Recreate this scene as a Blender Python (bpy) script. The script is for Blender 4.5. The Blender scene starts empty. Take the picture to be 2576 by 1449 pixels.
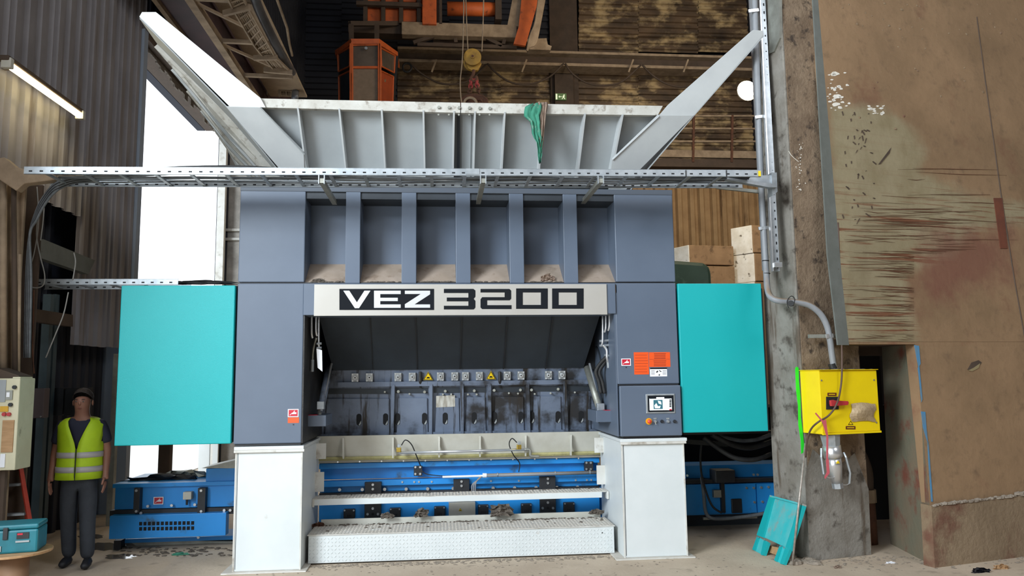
import bpy, bmesh, math, random
from mathutils import Vector, Matrix
random.seed(7)
C = bpy.context.scene
COL = C.collection

# ------------------------------------------------------------------ camera
W, H = 2576, 1449
FPX = 1930.5
YAW, PITCH, ROLL = 0.0959, 0.1150, -0.01262
CAM = Vector((0.0, -7.511, 1.76))
_f = Vector((math.sin(YAW)*math.cos(PITCH), math.cos(YAW)*math.cos(PITCH), math.sin(PITCH)))
_r = Vector((math.cos(YAW), -math.sin(YAW), 0.0))
_u = _r.cross(_f)
CR = _r*math.cos(ROLL) + _u*math.sin(ROLL)
CU = -_r*math.sin(ROLL) + _u*math.cos(ROLL)
cd = bpy.data.cameras.new('camera'); cam = bpy.data.objects.new('camera', cd); COL.objects.link(cam)
cd.sensor_width = 36.0; cd.sensor_fit = 'HORIZONTAL'; cd.lens = FPX/W*36.0
cd.clip_end = 200; cd.clip_start = 0.05
cam.matrix_world = Matrix(((CR.x, CU.x, -_f.x, CAM.x), (CR.y, CU.y, -_f.y, CAM.y), (CR.z, CU.z, -_f.z, CAM.z), (0, 0, 0, 1)))
C.camera = cam

# ------------------------------------------------------------------ world, light, exposure
wd = bpy.data.worlds.new('sky'); C.world = wd; wd.use_nodes = True
bg = wd.node_tree.nodes['Background']
bg.inputs[0].default_value = (0.88, 0.94, 1.0, 1); bg.inputs[1].default_value = 2.0
C.view_settings.view_transform = 'Standard'
C.view_settings.look = 'None'
C.view_settings.gamma = 1.0
C.view_settings.use_curve_mapping = False
C.view_settings.exposure = 0.30

def area(name, loc, target, size, sizey, power, col, portal=False):
    l = bpy.data.lights.new(name, 'AREA'); l.shape = 'RECTANGLE'; l.size = size; l.size_y = sizey
    l.energy = power; l.color = col
    if portal: l.cycles.is_portal = True
    o = bpy.data.objects.new(name, l); COL.objects.link(o); o.location = loc
    o.rotation_euler = (Vector(target)-Vector(loc)).to_track_quat('-Z', 'Y').to_euler()
    return o
# daylight that enters by the hall's big open gateway behind the photographer, to the left
area('gateway_daylight', (-8.0, -9.8, 6.6), (0.4, 0, 2.2), 3.6, 3.6, 1500, (0.84, 0.93, 1.0))
# added fill from the right, behind the photographer, to lift the left wall
area('left_wall_fill', (6.5, -9.0, 9.5), (-4.2, 2.0, 3.5), 3.0, 3.0, 330, (0.92, 0.95, 1.0))
# far end of the hall: unseen warm fill, set to brighten the back cladding
area('back_wall_fill', (7.0, 6.0, 11.0), (4.5, 16, 6), 3.0, 3.0, 270, (1.0, 0.82, 0.58))

# ------------------------------------------------------------------ helpers
def P(px, py, Y=None, X=None, Z=None):
    d = _f*FPX + CR*(px-W/2) + CU*(H/2-py)
    if Y is not None: t = (Y-CAM.y)/d.y
    elif X is not None: t = (X-CAM.x)/d.x
    else: t = (Z-CAM.z)/d.z
    return CAM + d*t
def PL(px, py, pt, n):
    d = _f*FPX + CR*(px-W/2) + CU*(H/2-py)
    return CAM + d*((Vector(pt)-CAM).dot(n)/d.dot(n))

def lin(h):
    if isinstance(h, str):
        h = [int(h[i:i+2], 16)/255 for i in (0, 2, 4)]
    return tuple((c/12.92 if c <= 0.04045 else ((c+0.055)/1.055)**2.4) for c in h)

MATS = {}
def M(name, col, rough=0.5, metal=0.0, col2=None, scale=4.0, amt=0.5, detail=6, bump=0.0, bscale=None,
      col3=None, scale3=2.0, thr3=0.58, soft3=0.08, stretch=None, dust=None, dustlo=0.45, emit=None, estr=0, streak=None, spec=0.5):
    if name in MATS: return MATS[name]
    m = bpy.data.materials.new(name); m.use_nodes = True; nt = m.node_tree; N = nt.nodes; L = nt.links
    b = N['Principled BSDF']; b.inputs['Roughness'].default_value = rough; b.inputs['Metallic'].default_value = metal
    b.inputs['Specular IOR Level'].default_value = spec
    tc = N.new('ShaderNodeTexCoord'); mp = N.new('ShaderNodeMapping'); L.new(tc.outputs['Object'], mp.inputs[0])
    if stretch: mp.inputs['Scale'].default_value = stretch
    def rgb(c):
        n = N.new('ShaderNodeRGB'); n.outputs[0].default_value = (*lin(c), 1); return n.outputs[0]
    def mix(f, a, c):
        n = N.new('ShaderNodeMix'); n.data_type = 'RGBA'
        if isinstance(f, float): n.inputs[0].default_value = f
        else: L.new(f, n.inputs[0])
        L.new(a, n.inputs[6]); L.new(c, n.inputs[7]); return n.outputs[2]
    def noise(s, d=6, vec=None, rg=0.6):
        n = N.new('ShaderNodeTexNoise'); n.inputs['Scale'].default_value = s; n.inputs['Detail'].default_value = d
        n.inputs['Roughness'].default_value = rg; L.new(vec or mp.outputs[0], n.inputs['Vector']); return n.outputs[0]
    def ramp(v, a, c):
        n = N.new('ShaderNodeMapRange'); n.inputs[1].default_value = a; n.inputs[2].default_value = c
        n.interpolation_type = 'SMOOTHSTEP'; L.new(v, n.inputs[0]); return n.outputs[0]
    def mul(v, k):
        n = N.new('ShaderNodeMath'); n.operation = 'MULTIPLY'; L.new(v, n.inputs[0])
        if isinstance(k, (int, float)): n.inputs[1].default_value = k
        else: L.new(k, n.inputs[1])
        return n.outputs[0]
    c = rgb(col)
    if col2: c = mix(mul(ramp(noise(scale, detail), 0.5-amt*0.3, 0.5+amt*0.3), 1.0), c, rgb(col2))
    if col3: c = mix(ramp(noise(scale3, 8), thr3-soft3, thr3+soft3), c, rgb(col3))
    if streak:
        m2 = N.new('ShaderNodeMapping'); m2.inputs['Scale'].default_value = streak[1]; L.new(tc.outputs['Object'], m2.inputs[0])
        c = mix(ramp(noise(1.0, 6, m2.outputs[0]), streak[2], streak[2]+0.12), c, rgb(streak[0]))
    if dust:
        g = N.new('ShaderNodeNewGeometry'); s = N.new('ShaderNodeSeparateXYZ'); L.new(g.outputs['Normal'], s.inputs[0])
        up = ramp(s.outputs[2], dustlo, dustlo+0.25)
        c = mix(mul(up, ramp(noise(9.0, 6), 0.25, 0.5)), c, rgb(dust))
    L.new(c, b.inputs['Base Color'])
    if bump:
        bn = N.new('ShaderNodeBump'); bn.inputs['Strength'].default_value = bump; bn.inputs['Distance'].default_value = 0.02
        L.new(noise(bscale or scale*4, 8), bn.inputs['Height']); L.new(bn.outputs[0], b.inputs['Normal'])
    if emit:
        b.inputs['Emission Color'].default_value = (*lin(emit), 1); b.inputs['Emission Strength'].default_value = estr
    MATS[name] = m; return m

class MB:
    def __init__(s): s.v = []; s.f = []
    def add(s, vs, fs):
        o = len(s.v); s.v += [Vector(v) for v in vs]; s.f += [tuple(i+o for i in f) for f in fs]; return s
    def box(s, x0, x1, y0, y1, z0, z1):
        return s.add([(x0,y0,z0),(x1,y0,z0),(x1,y1,z0),(x0,y1,z0),(x0,y0,z1),(x1,y0,z1),(x1,y1,z1),(x0,y1,z1)],
              [(0,3,2,1),(4,5,6,7),(0,1,5,4),(1,2,6,5),(2,3,7,6),(3,0,4,7)])
    def wb(s, x0, y0, x1, y1, Y, depth):          # box whose front face fills the measured rectangle on the plane y=Y
        xm, ym = (x0+x1)/2, (y0+y1)/2
        return s.box(P(x0,ym,Y=Y).x, P(x1,ym,Y=Y).x, Y, Y+depth, P(xm,y1,Y=Y).z, P(xm,y0,Y=Y).z)
    def prism(s, pts, d):                         # polygon of 3D points pushed along vector d
        n = len(pts); d = Vector(d); a = [Vector(p) for p in pts]
        return s.add(a+[p+d for p in a], [tuple(range(n)), tuple(range(2*n-1, n-1, -1))]+[((i+1)%n, i, i+n, (i+1)%n+n) for i in range(n)])
    def pp(s, pts, Y, depth):
        return s.prism([P(x, y, Y=Y) for x, y in pts], (0, depth, 0))
    def tube(s, pts, r, seg=8, cap=True):
        pts = [Vector(p) for p in pts]; n = len(pts)
        rs = r if isinstance(r, (list, tuple)) else [r]*n
        t0 = (pts[1]-pts[0]).normalized(); up = Vector((0,0,1)) if abs(t0.z) < 0.9 else Vector((1,0,0))
        a = t0.cross(up).normalized(); vs = []; fs = []
        for i, p in enumerate(pts):
            t = (pts[min(i+1,n-1)]-pts[max(i-1,0)]).normalized()
            a = (a - t*a.dot(t)).normalized(); b = t.cross(a)
            for k in range(seg):
                q = 2*math.pi*k/seg; vs.append(p + (a*math.cos(q)+b*math.sin(q))*rs[i])
        for i in range(n-1):
            for k in range(seg):
                k2 = (k+1)%seg; fs.append((i*seg+k, i*seg+k2, (i+1)*seg+k2, (i+1)*seg+k))
        if cap: fs += [tuple(range(seg-1,-1,-1)), tuple(range((n-1)*seg, n*seg))]
        return s.add(vs, fs)
    def bar(s, a, b, w, h, up=(0,0,1)):           # rectangular bar between two points
        a, b = Vector(a), Vector(b); t = (b-a).normalized(); u = Vector(up)
        x = t.cross(u)
        if x.length < 1e-3: x = t.cross(Vector((1,0,0)))
        x = x.normalized(); z = x.cross(t).normalized(); vs = []
        for p in (a, b):
            for i, j in ((-1,-1),(1,-1),(1,1),(-1,1)): vs.append(p+x*(w/2*i)+z*(h/2*j))
        return s.add(vs, [(0,1,2,3),(7,6,5,4),(0,4,5,1),(1,5,6,2),(2,6,7,3),(3,7,4,0)])
    def disc(s, c, n, r, d, seg=16, r2=None):     # short cylinder from c along n
        c = Vector(c); n = Vector(n).normalized()
        return s.tube([c, c+n*d], [r, r2 if r2 is not None else r], seg)
    def blob(s, c, r, seed=0, sq=(1,1,1), n=10, rough=0.25):
        rnd = random.Random(seed); vs = []; fs = []; m = n//2
        for i in range(m+1):
            th = math.pi*i/m
            for k in range(n):
                ph = 2*math.pi*k/n; q = r*(1+rnd.uniform(-rough, rough))
                vs.append(Vector(c)+Vector((q*math.sin(th)*math.cos(ph)*sq[0], q*math.sin(th)*math.sin(ph)*sq[1], q*math.cos(th)*sq[2])))
        for i in range(m):
            for k in range(n):
                k2 = (k+1)%n; fs.append((i*n+k, (i+1)*n+k, (i+1)*n+k2, i*n+k2))
        return s.add(vs, fs)
    def build(s, name, mat, parent=None, bev=0, smooth=False, label=None, kind=None, sub=0, thick=0):
        me = bpy.data.meshes.new(name); me.from_pydata([tuple(v) for v in s.v], [], s.f); me.update()
        bm = bmesh.new(); bm.from_mesh(me); bmesh.ops.recalc_face_normals(bm, faces=bm.faces); bm.to_mesh(me); bm.free()
        me.materials.append(mat)
        if smooth:
            for p in me.polygons: p.use_smooth = True
        o = bpy.data.objects.new(name, me); COL.objects.link(o)
        if parent is not None:
            o.parent = parent; o.matrix_parent_inverse = wmat(parent).inverted()
        if thick:
            t = o.modifiers.new('thick', 'SOLIDIFY'); t.thickness = thick; t.offset = 0
        if bev:
            b = o.modifiers.new('bevel', 'BEVEL'); b.width = bev; b.segments = 2; b.limit_method = 'ANGLE'
        if sub:
            b = o.modifiers.new('sub', 'SUBSURF'); b.levels = sub; b.render_levels = sub
        if label: o['label'] = label
        if kind: o['kind'] = kind
        return o
def wmat(o):
    m = o.matrix_basis.copy()
    if o.parent: m = wmat(o.parent) @ o.matrix_parent_inverse @ m
    return m
def tag(o, label, cat, group=None):
    o['label'] = label; o['category'] = cat
    if group: o['group'] = group
    return o
def thing(name, loc, label, cat, group=None):
    o = bpy.data.objects.new(name, None); COL.objects.link(o); o.location = loc; o.empty_display_size = 0.1
    return tag(o, label, cat, group)
def struct(o): o['kind'] = 'structure'; return o
def bolt(parent, c, n, r, mat, name='bolt', d=None):
    return MB().disc(c, n, r, d or r*0.8, 6).build(name, mat, parent)
def arc(c, a, b, q0, q1, n):                       # points c + a cos + b sin
    c, a, b = Vector(c), Vector(a), Vector(b)
    return [c+a*math.cos(q0+(q1-q0)*i/n)+b*math.sin(q0+(q1-q0)*i/n) for i in range(n+1)]
def smoothpts(pts, n=6):                           # Catmull-Rom
    pts = [Vector(p) for p in pts]; out = []
    for i in range(len(pts)-1):
        p0 = pts[max(i-1,0)]; p1 = pts[i]; p2 = pts[i+1]; p3 = pts[min(i+2,len(pts)-1)]
        for k in range(n):
            t = k/n
            out.append(0.5*((2*p1)+(p2-p0)*t+(2*p0-5*p1+4*p2-p3)*t*t+(3*p1-p0-3*p2+p3)*t**3))
    out.append(pts[-1]); return out

# ------------------------------------------------------------------ materials
m_floor = M('dusty_concrete', 'c9b8a2', 0.85, col2='b6a48f', scale=1.6, amt=0.9, col3='9a8b79', scale3=5, thr3=0.66, soft3=0.1, bump=0.25, bscale=30)
m_grey = M('anthracite_paint', '5f6b7c', 0.42, col2='586475', scale=1.2, amt=0.8, bump=0.03, bscale=220)
m_greyd = M('anthracite_paint_dusty', '5c6674', 0.5, col2='525b69', scale=1.5, amt=0.8, dust='b09e8c', dustlo=0.3, bump=0.03, bscale=200)
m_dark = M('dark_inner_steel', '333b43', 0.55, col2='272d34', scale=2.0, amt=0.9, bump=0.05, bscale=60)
m_grime = M('grimy_machine_steel', '737f92', 0.5, col2='626d80', scale=3, amt=0.9, col3='2a2a2c', scale3=2.2, thr3=0.56, soft3=0.08,
            streak=('2b2724', (13, 2, 0.9), 0.54), bump=0.1, bscale=40)
m_nearblk = M('near_black_steel', '34322f', 0.45, col2='1c1c1f', scale=4, amt=0.8, bump=0.2, bscale=30)
m_white = M('white_paint', 'd9dede', 0.45, col2='d0d6d6', scale=2, amt=0.8, col3='b9b4aa', scale3=3.5, thr3=0.73, soft3=0.05, bump=0.02, bscale=120)
m_whited = M('white_paint_dusty', 'd8d8d3', 0.6, col2='c6c3ba', scale=4, amt=0.8, col3='9a9183', scale3=5, thr3=0.64, soft3=0.1, dust='c6bfb4', bump=0.08)
m_offwhite = M('cream_inner_panel', 'c9c8be', 0.55, col2='b6b3a6', scale=3, amt=0.8, bump=0.05)
m_hop = M('hopper_grey_paint', 'a4a9aa', 0.5, col2='999ea0', scale=2, amt=0.8, bump=0.05, bscale=90)
m_hopf = M('hopper_dusty_flange', 'c4c3bc', 0.65, col2='aeaaa0', scale=7, amt=0.9, col3='8f887d', scale3=12, thr3=0.62, soft3=0.08, bump=0.2, bscale=40)
m_hopw = M('hopper_wing_paint', 'c0c4c4', 0.5, col2='b6babb', scale=3, amt=0.8, bump=0.04)
m_teal = M('teal_powder_coat', '02a6a9', 0.5, col2='0ea9ac', scale=1.0, amt=0.8, bump=0.12, bscale=160)
m_teald = M('dusty_teal_sheet', '2ab6bb', 0.55, col2='5fb9bb', scale=5, amt=0.8, col3='9b958c', scale3=3.2, thr3=0.57, soft3=0.06, bump=0.06)
m_blue = M('conveyor_blue', '2492e2', 0.4, col2='2088d4', scale=2, amt=0.8, col3='3d5a70', scale3=4, thr3=0.66, soft3=0.08, bump=0.03)
m_blk = M('black_steel', '2b2d31', 0.5, col2='1f2023', scale=6, amt=0.8, bump=0.05)
m_rubber = M('black_rubber', '1c1d1f', 0.65, col2='2b2a29', scale=20, amt=0.6)
m_chrome = M('chrome', 'dfe1e3', 0.28, 0.75)
m_zinc = M('galvanised_steel', 'b9bfc3', 0.42, 0.6, col2='9ea5aa', scale=14, amt=0.9, bump=0.05)
m_zincd = M('galvanised_dusty', 'a7a89f', 0.5, 0.6, col2='8d8d84', scale=9, amt=0.9, bump=0.08)
m_boltm = M('zinc_bolt', 'cfd2d3', 0.3, 0.8)
m_sign = M('silver_sign_film', 'bebbb5', 0.4, 0.25, col2='b6b2aa', scale=1.5, amt=0.8)
m_ink = M('black_print', '12161c', 0.75, spec=0.2)
m_silver = M('silver_print', 'd2d4d6', 0.35, 0.2)
m_red = M('sticker_red', 'c01f35', 0.4)
m_orange = M('sticker_orange', 'e9571f', 0.45)
m_txt = M('sticker_text', '8a2a12', 0.6)
m_paper = M('sticker_white', 'eceef2', 0.5)
m_yel = M('warning_yellow', 'f4cf10', 0.45)
m_ybox = M('yellow_enamel', 'f2d40c', 0.4, col2='e9ca0a', scale=3, amt=0.8, col3='c9ab1c', scale3=9, thr3=0.74, soft3=0.04, bump=0.02)
m_conc = M('column_concrete', '8f8b83', 0.9, col2='716b61', scale=4, amt=1.0, col3='4b443c', scale3=6, thr3=0.6, soft3=0.08,
           streak=('5c5145', (7, 7, 0.8), 0.56), bump=0.5, bscale=26)
m_concb = M('column_brown_dirt', '8f7c66', 0.9, col2='6a5846', scale=5, amt=1.0, col3='40352c', scale3=9, thr3=0.61, soft3=0.07, bump=0.8, bscale=26)
m_strip = M('grey_green_strip', '676a65', 0.75, col2='5b5e58', scale=5, amt=0.8, col3='4a4238', scale3=12, thr3=0.68, soft3=0.04, bump=0.15)
m_brn = M('brown_steel_paint', '554539', 0.8, col2='43372d', scale=3, amt=0.9, bump=0.2)
m_brnl = M('dust_covered_steel', 'a8937a', 0.85, col2='7f6d59', scale=4, amt=0.9, bump=0.3)
m_mar = M('maroon_girder_paint', '4a3236', 0.7, col2='33252b', scale=2, amt=0.9, bump=0.1)
m_clad = M('left_cladding', '8b8789', 0.6, col2='767274', scale=1.2, amt=0.9, streak=('685f5a', (5, 5, 0.35), 0.55), bump=0.08)
m_cladb = M('back_cladding_brown', '6b543c', 0.6, col2='33281e', scale=1.1, amt=1.0, col3='b39a70', scale3=1.3, thr3=0.57, soft3=0.1, stretch=(1.1, 1, 1.7), bump=0.1)
m_cladd = M('back_cladding_unlit', '22242f', 0.7, col2='181a23', scale=0.8, amt=0.9, bump=0.1)  # dark navy puts the unlit look of the far wall into the colour
m_cladv = M('light_brown_ribbed_cladding', 'a98960', 0.75, col2='8c6d49', scale=2, amt=1.0, streak=('5f452c', (5, 5, 0.5), 0.58), bump=0.2)
m_blkc = M('white_concrete_block', 'f4f1e8', 0.9, col2='ddd6c6', scale=4, amt=0.9, col3='6f6454', scale3=6, thr3=0.66, soft3=0.04, bump=0.3)
m_blkt = M('tan_concrete_block', '9a7c5c', 0.9, col2='83684c', scale=3, amt=0.9, col3='6a533c', scale3=5, thr3=0.62, bump=0.3)
m_org = M('crane_orange', 'd4672f', 0.55, col2='bd5a2b', scale=4, amt=0.8, col3='6e3a24', scale3=4, thr3=0.66, soft3=0.08, bump=0.08)
m_orgr = M('crane_orange_red', 'b4502c', 0.55, col2='984426', scale=3, amt=0.8)
m_hook = M('hook_yellow', 'b98f35', 0.6, col2='8a6a2e', scale=8, amt=0.9, bump=0.15)
m_rust = M('rusty_iron', '6a4430', 0.85, col2='4c3226', scale=9, amt=0.9, bump=0.4)
m_pvc = M('grey_conduit', '8f9296', 0.5, col2='83868a', scale=6, amt=0.8, dust='8f7f6d', dustlo=0.3)
m_green = M('spray_green', '22e02a', 0.6, emit=None)
m_bluesp = M('spray_blue', '3f86b5', 0.8, col2='6c7f86', scale=9, amt=1.0)
m_rag = M('green_rag', '3f8f74', 0.8, col2='2d7560', scale=14, amt=0.9, col3='9fb8a6', scale3=7, thr3=0.62, bump=0.3)
m_ragb = M('brown_rag', '9c8878', 0.9, col2='7a675a', scale=14, amt=0.9, bump=0.3)
m_cream = M('cream_cabinet', 'd5d0b4', 0.5, col2='c8c2a4', scale=4, amt=0.8, col3='9d947a', scale3=7, thr3=0.7)
m_ply = M('plywood', 'b9946c', 0.7, col2='a27e58', scale=6, amt=0.8, stretch=(1, 6, 6))
m_tool = M('toolcase_teal', '1c7583', 0.45, col2='17636f', scale=5, amt=0.7)
m_lad = M('ladder_red', 'b8402c', 0.5, col2='9c3626', scale=6, amt=0.7)
m_glass = M('cab_glass', '6d6258', 0.15, 0.0, col2='574e46', scale=2, amt=0.8)
m_glassd = M('cab_glass_dark', '3b4248', 0.08, 0.0)
m_debris = M('debris', 'a39788', 0.95, col2='857a6d', scale=30, amt=0.9, bump=0.4)
m_junk = M('felt_junk', '7b7166', 0.95, col2='574f47', scale=22, amt=0.9, bump=0.8)
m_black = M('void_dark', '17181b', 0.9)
m_cable = M('cable_grey', '6d7276', 0.6, col2='4c5054', scale=9, amt=0.9)
m_brass = M('brass', 'b9a04f', 0.3, 0.9)
m_tube = M('lit_tube', 'ffffff', 0.4, emit='ffedb8', estr=9)
m_flood = M('lit_flood', 'ffffff', 0.4, emit='fff6e0', estr=25)
m_scr = M('screen', 'dfe7ea', 0.3, emit='dfe7ea', estr=0.55)
m_scrd = M('screen_graphic', '33606c', 0.3, emit='33606c', estr=0.4)
m_redh = M('red_handle', 'b5353a', 0.4)
m_tan = M('taped_bag', 'b7a07f', 0.35, col2='9f8a6b', scale=10, amt=0.9, bump=0.4)

# ------------------------------------------------------------------ setting: floor, walls, roof
XL = -4.29                                         # left wall plane
YB = 16.6                                          # back wall plane
o = MB().box(-14, 16, -12, 18, -0.2, 0.0).build('floor', m_floor); struct(o)
o = MB().box(XL-0.6, 16, -12, 18, 15.5, 15.8).build('ceiling', m_cladd); struct(o)

def corr(mb, o, u, v, n, wid, hei, pitch, dep):    # corrugated sheet: profile runs along u, ribs run along v
    o, u, v, n = Vector(o), Vector(u), Vector(v), Vector(n)
    prof = []; x = 0
    while x < wid-1e-6:
        for a, d in ((0,0),(0.38,0),(0.5,dep),(0.88,dep)):
            if x+a*pitch <= wid: prof.append((x+a*pitch, d))
        x += pitch
    prof.append((wid, 0)); k = len(prof)
    vs = [o+u*a+n*d for a, d in prof]+[o+u*a+n*d+v*hei for a, d in prof]
    mb.add(vs, [(i, i+1, i+1+k, i+k) for i in range(k-1)])
    return mb
# left wall: vertical trapezoidal sheets, stepped lower ends, then the big daylight opening
OY0 = P(350, 300, X=XL).y; OY1 = P(556, 500, X=XL).y; OZ = P(360, 100, X=XL).z
wl = struct(MB().box(XL-0.5, XL-0.35, -3.1, OY0, 0, 15.5).box(XL-0.08, XL-0.04, OY1, 18, 0, 15.5).box(XL-0.5, XL-0.35, OY0, OY1, OZ+.3, 15.5).box(XL-0.5, XL-0.35, OY0, OY1, OZ, 15.5)
            .build('wall_left', M('void_haze_navy', '262b3a', .8)))  # navy backing colour imitates haze over the dark wall
def Yat(px, py=500): return P(px, py, X=XL).y
ys = [-7.2+0.84*i for i in range(20)]
k = 0
edges = []
y = OY0
while y > -2.6: edges.append((y-0.86, y)); y -= 0.86
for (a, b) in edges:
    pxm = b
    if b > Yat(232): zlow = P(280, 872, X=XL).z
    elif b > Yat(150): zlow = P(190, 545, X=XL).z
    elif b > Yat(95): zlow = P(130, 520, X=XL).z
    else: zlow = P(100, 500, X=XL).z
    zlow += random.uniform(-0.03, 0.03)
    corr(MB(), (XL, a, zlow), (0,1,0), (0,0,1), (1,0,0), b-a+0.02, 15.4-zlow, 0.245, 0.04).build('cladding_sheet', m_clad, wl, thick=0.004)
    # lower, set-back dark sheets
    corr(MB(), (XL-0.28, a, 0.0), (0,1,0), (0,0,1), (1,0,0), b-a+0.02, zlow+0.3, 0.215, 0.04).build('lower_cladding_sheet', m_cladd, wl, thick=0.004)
corr(MB(), (XL, OY0, OZ), (0,1,0), (0,0,1), (1,0,0), OY1-OY0, 15.4-OZ, 0.215, 0.055).build('cladding_sheet', m_cladd, wl, thick=0.004)
corr(MB(), (XL, OY1, 0), (0,1,0), (0,0,1), (1,0,0), YB-OY1, 15.4, 0.215, 0.055).build('cladding_sheet', m_cladd, wl, thick=0.004)
# frame of the opening
MB().box(XL-0.34, XL+0.08, OY0-0.14, OY0, 0, OZ+0.1).build('opening_post', M('post_grey', '8f9aa8', 0.5), wl)
MB().box(XL-0.04, XL+0.10, OY1-0.10, OY1+0.02, 0, OZ+0.1).build('opening_post', m_whited, wl)
MB().box(XL-0.34, XL+0.08, OY0, OY1, OZ, OZ+0.35).build('opening_lintel', m_brn, wl)
# ragged sheet edge under the lintel
mb = MB(); pts = []
n = 26
for i in range(n):
    yy = OY0+(OY1-OY0)*i/n; mb.box(XL-0.05, XL-0.02, yy, yy+(OY1-OY0)/n, OZ-0.05-0.16*random.random()*(0.3+i/n), OZ+0.05)
mb.build('torn_lintel_skirt', m_junk, wl, kind='stuff')
# far things outside: outline of an outside stair and a far post, pale in the daylight
# back wall
wb_ = struct(MB().box(XL-0.6, 16, YB+0.3, YB+0.5, 0, 15.5).build('wall_back', m_black))
def back_sheet(px0, py0, px1, py1, mat, pitch=0.2, Y=YB, vertical=False):
    a = P(px0, (py0+py1)/2, Y=Y); b = P(px1, (py0+py1)/2, Y=Y); zt = P((px0+px1)/2, py0, Y=Y).z; zb = P((px0+px1)/2, py1, Y=Y).z
    if vertical: corr(MB(), (a.x, Y, zb), (1,0,0), (0,0,1), (0,-1,0), b.x-a.x, zt-zb, pitch, 0.15).build('cladding_sheet', mat, wb_, thick=0.004)
    else: corr(MB(), (a.x, Y, zb), (0,0,1), (1,0,0), (0,-1,0), zt-zb, b.x-a.x, pitch, 0.06).build('cladding_sheet', mat, wb_, thick=0.004)
for x0, x1 in ((700, 860), (860, 1000)):
    for y0, y1 in ((-60, 90), (90, 262), (262, 470), (470, 800)): back_sheet(x0, y0, x1, y1, m_cladd)
for x0, x1 in ((1000, 1130), (1130, 1260), (1260, 1385)):
    back_sheet(x0, -60, x1, 60, m_cladd); back_sheet(x0, 60, x1, 166, m_cladd); back_sheet(x0, 170, x1, 300, m_cladb); back_sheet(x0, 300, x1, 470, m_cladb); back_sheet(x0, 470, x1, 900, m_cladd)
for x0, x1 in ((1455, 1605), (1605, 1755), (1755, 1890)):
    for y0, y1 in ((-60, 47), (47, 92), (92, 132), (168, 212), (212, 290)): back_sheet(x0, y0, x1, y1, m_cladb)
for x0, x1 in ((1500, 1640), (1640, 1748), (1748, 1850), (1850, 2000)):
    for y0, y1 in ((290, 324), (324, 357), (357, 418)): back_sheet(x0, y0, x1, y1, m_cladb)
for i in range(8): back_sheet(1500+i*56, 452, 1556+i*56, 760, m_cladv, 0.32, YB-0.6, True)
back_sheet(1890, -60, 2100, 290, m_cladd)
# steel columns and rails of the back wall
mb = MB(); mb.wb(1385, -60, 1455, 440, YB-0.2, 0.25).build('wall_column', m_brn, wb_)
MB().wb(1396, 166, 1442, 262, YB-0.42, 0.2).build('wall_column', m_brn, wb_)
MB().wb(990, 262, 1400, 268, YB-0.15, 0.2).build('cladding_rail', m_brn, wb_)
MB().wb(1500, 418, 1950, 452, YB-0.4, 0.4).build('wall_beam', m_blk, wb_)
# front side of the hall: open gateway behind the camera; right wall
o = struct(MB().box(10.5, 10.7, 1.0, 18, 0, 15.5).build('wall_right', m_cladd))
o = struct(MB().box(9.0, 9.2, -12, 1.2, 0, 15.5).build('wall_front_right', m_brn))
o = struct(MB().box(-1.5, 9.0, -12, -11.8, 0, 15.5).build('wall_front_blocker', m_brn))  # unseen wall, extended to block daylight and deepen shadows

# ------------------------------------------------------------------ battered brown wall at right (rotated ~13 deg, leaning back)
A = P(2040, 1412, Z=0); A = Vector((A.x, A.y, 0))
g0 = P(2352, 1426, Z=0); g1 = P(2576, 1398, Z=0)
gd = Vector((g1.x-g0.x, g1.y-g0.y, 0)).normalized()
gn = Vector((gd.y, -gd.x, 0))                      # towards the camera
tilt = math.radians(5.5)
wn = (gn*math.cos(tilt)+Vector((0,0,1))*math.sin(tilt)).normalized()
def PW(px, py, off=0.0): return PL(px, py, g0+wn*off, wn)
def PG(px, py, off=0.0): return PL(px, py, g0+gn*off, gn)
m_wall = M('stained_brown_wall', '96795a', 0.9, col2='7f664a', scale=0.9, amt=1.0, col3='7a4f3c', scale3=1.3, thr3=0.60, soft3=0.08,
           bump=0.35, bscale=14)
m_wpale = M('pale_worn_wall', '968a66', 0.8, col2='8a7a58', scale=2, amt=1.0, col3='7a5138', scale3=2.6, thr3=0.63, soft3=0.05,
            streak=('70452f', (1.1, 1.1, 26), 0.55), bump=0.15, bscale=20)
m_wlow = M('earthy_lower_wall', '8f7b62', 0.95, col2='78654e', scale=1.6, amt=1.0, col3='6d4a3a', scale3=2, thr3=0.6, bump=0.7, bscale=16)
back = -gn*0.12
wr = struct(MB().prism([PW(2035,-260), PW(2058,20), PW(2092,400), PW(2133,866), PW(2303,866), PW(2325,1075), PW(2345,1268), PW(2700,1235), PW(2900,1200), PW(2800,-260)], back).build('wall_side', m_wall))
# the lower course, a hand proud, ends in a dirt ridge
MB().prism([PW(2343,1272,0.03), PW(2352,1432,0.03), PW(2600,1432,0.03), PW(2900,1432,0.03), PW(2900,1198,0.03), PW(2700,1233,0.03)], back).build('lower_wall_course', m_wlow, wr)
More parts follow.
